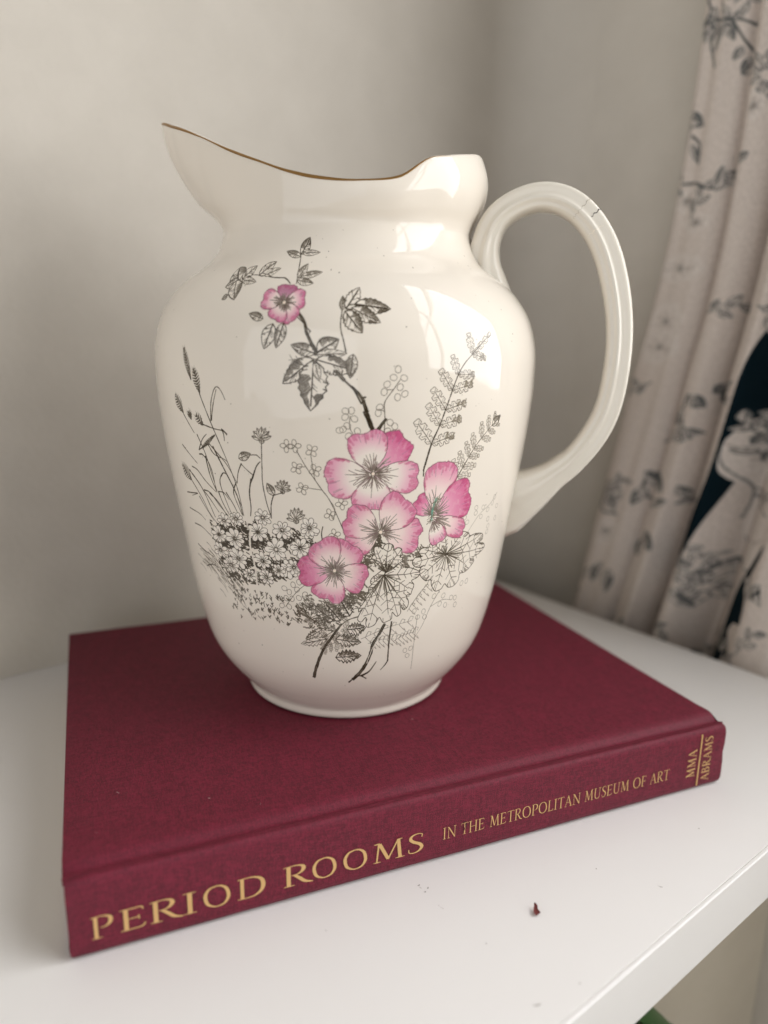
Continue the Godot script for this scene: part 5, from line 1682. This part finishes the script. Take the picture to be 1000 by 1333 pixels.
# a framed window: its left foot, the way it runs, the way it faces, width, sill, head and the daylight it lets in
func make_window(label: String, at: Vector3, run: Vector3, face: Vector3, ww: float, sill: float, head: float, energy: float, lights: int) -> void:
	var win := thing("window", label, "window", at)
	win.basis = Basis(run, Vector3.UP, run.cross(Vector3.UP))
	var facing := 1.0 if win.basis.z.dot(face) > 0.0 else -1.0
	var frame_m := mat(Color8(236, 234, 230), 0.4)
	var pane_m := mat(Color8(200, 210, 225), 0.3)
	pane_m.emission_enabled = true
	pane_m.emission = Color(0.93, 0.96, 1.0)
	pane_m.emission_energy_multiplier = energy
	var hh := head - sill
	var m0 := ww * 0.5 - 0.05
	var m1 := ww * 0.5 + 0.05
	var t0 := sill + hh * 0.62
	var t1 := t0 + 0.06
	var bars := [[0.0, sill, ww, sill + 0.05], [0.0, head - 0.05, ww, head], [0.0, sill + 0.05, 0.05, head - 0.05], [ww - 0.05, sill + 0.05, ww, head - 0.05]]
	var panes := [[0.05, sill + 0.05, ww - 0.05, head - 0.05]]
	if lights == 4:
		bars.append_array([[m0, sill + 0.05, m1, head - 0.05], [0.05, t0, m0, t1], [m1, t0, ww - 0.05, t1]])
		panes = [[0.05, sill + 0.05, m0, t0], [m1, sill + 0.05, ww - 0.05, t0], [0.05, t1, m0, head - 0.05], [m1, t1, ww - 0.05, head - 0.05]]
	for q in bars:
		put("frame_bar", chamfer_box(Vector3(q[0], q[1], -0.02 if facing > 0.0 else -0.03), Vector3(q[2], q[3], 0.03 if facing > 0.0 else 0.02), 0.004), frame_m, win)
	for q in panes:
		var z := 0.004 * facing
		put("pane", chamfer_box(Vector3(q[0] + 0.001, q[1] + 0.001, minf(z, z + 0.004 * facing)), Vector3(q[2] - 0.001, q[3] - 0.001, maxf(z, z + 0.004 * facing)), 0.0005), pane_m, win)
		var a := AreaLight3D.new()
		a.name = "window_daylight"
		a.area_size = Vector2(q[2] - q[0], q[3] - q[1])
		a.area_normalize_energy = false
		a.light_energy = energy
		a.light_color = Color(1.0, 0.99, 0.975)
		a.area_range = 8.0
		a.shadow_enabled = true
		a.position = Vector3((q[0] + q[2]) * 0.5, (q[1] + q[3]) * 0.5, 0.0115 * facing)
		if facing > 0.0: a.rotation.y = PI      # lights shine along -Z
		win.add_child(a, true)

func make_plant(at: Vector3) -> void:
	var base_y := -0.55
	var plant := thing("potted_plant", "green leafy houseplant standing on the floor below the shelf edge", "plant", Vector3(at.x, base_y, at.z))
	var top := at.y - base_y
	var clay := mat(Color8(190, 184, 174), 0.6)
	var rows := []
	for q in [[0.001, 0.002], [0.075, 0.0], [0.08, 0.006], [0.1, 0.17], [0.104, 0.174], [0.104, 0.196], [0.098, 0.198], [0.092, 0.18], [0.001, 0.176]]:
		var row := []
		for i in 33:
			row.append(Vector3(cos(-TAU * i / 32.0) * q[0], q[1], sin(-TAU * i / 32.0) * q[0]))
		rows.append(row)
	put("pot", grid(rows, [], true), clay, plant)
	var greens := [mat(Color8(72, 118, 48), 0.45), mat(Color8(118, 140, 58), 0.45), mat(Color8(48, 92, 42), 0.45)]
	var stem_m := mat(Color8(80, 104, 56), 0.6)
	for k in 44:
		var ang := rng.randf() * TAU
		var lean := rng.randf_range(0.01, 0.06)
		var tall := top * rng.randf_range(0.72, 1.0)
		if k < 20:
			tall = top * rng.randf_range(0.92, 1.0); lean = rng.randf_range(0.0, 0.035)
		var foot := Vector3(cos(ang), 0, sin(ang)) * 0.02 + Vector3(0, 0.178, 0)
		var tip := Vector3(cos(ang) * lean, tall, sin(ang) * lean)
		var sr := []
		for j in 7:
			var t := j / 6.0
			var c := foot.lerp(tip, t) + Vector3(cos(ang), 0, sin(ang)) * 0.02 * sin(PI * t)
			var row := []
			for i in 7:
				row.append(c + Vector3(cos(-TAU * i / 6.0), 0, sin(-TAU * i / 6.0)) * 0.002)
			sr.append(row)
		put("stem", grid(sr, [], true), stem_m, plant)
		var side := Vector3(-sin(ang), 0, cos(ang))
		var dir := Vector3(cos(ang), rng.randf_range(-0.5, 0.3), sin(ang)).normalized()
		var size := rng.randf_range(0.026, 0.042)
		var lf := []
		for j in 9:
			var t := j / 8.0
			var c := tip + dir * size * t + Vector3(0, -0.018 * t * t, 0)
			var wd := size * 0.34 * pow(sin(PI * pow(0.02 + 0.96 * t, 0.8)), 0.8)
			lf.append([c + side * wd + Vector3(0, wd * 0.25, 0), c, c - side * wd + Vector3(0, wd * 0.25, 0)])
		put("leaf", grid(lf), greens[k % 3], plant)
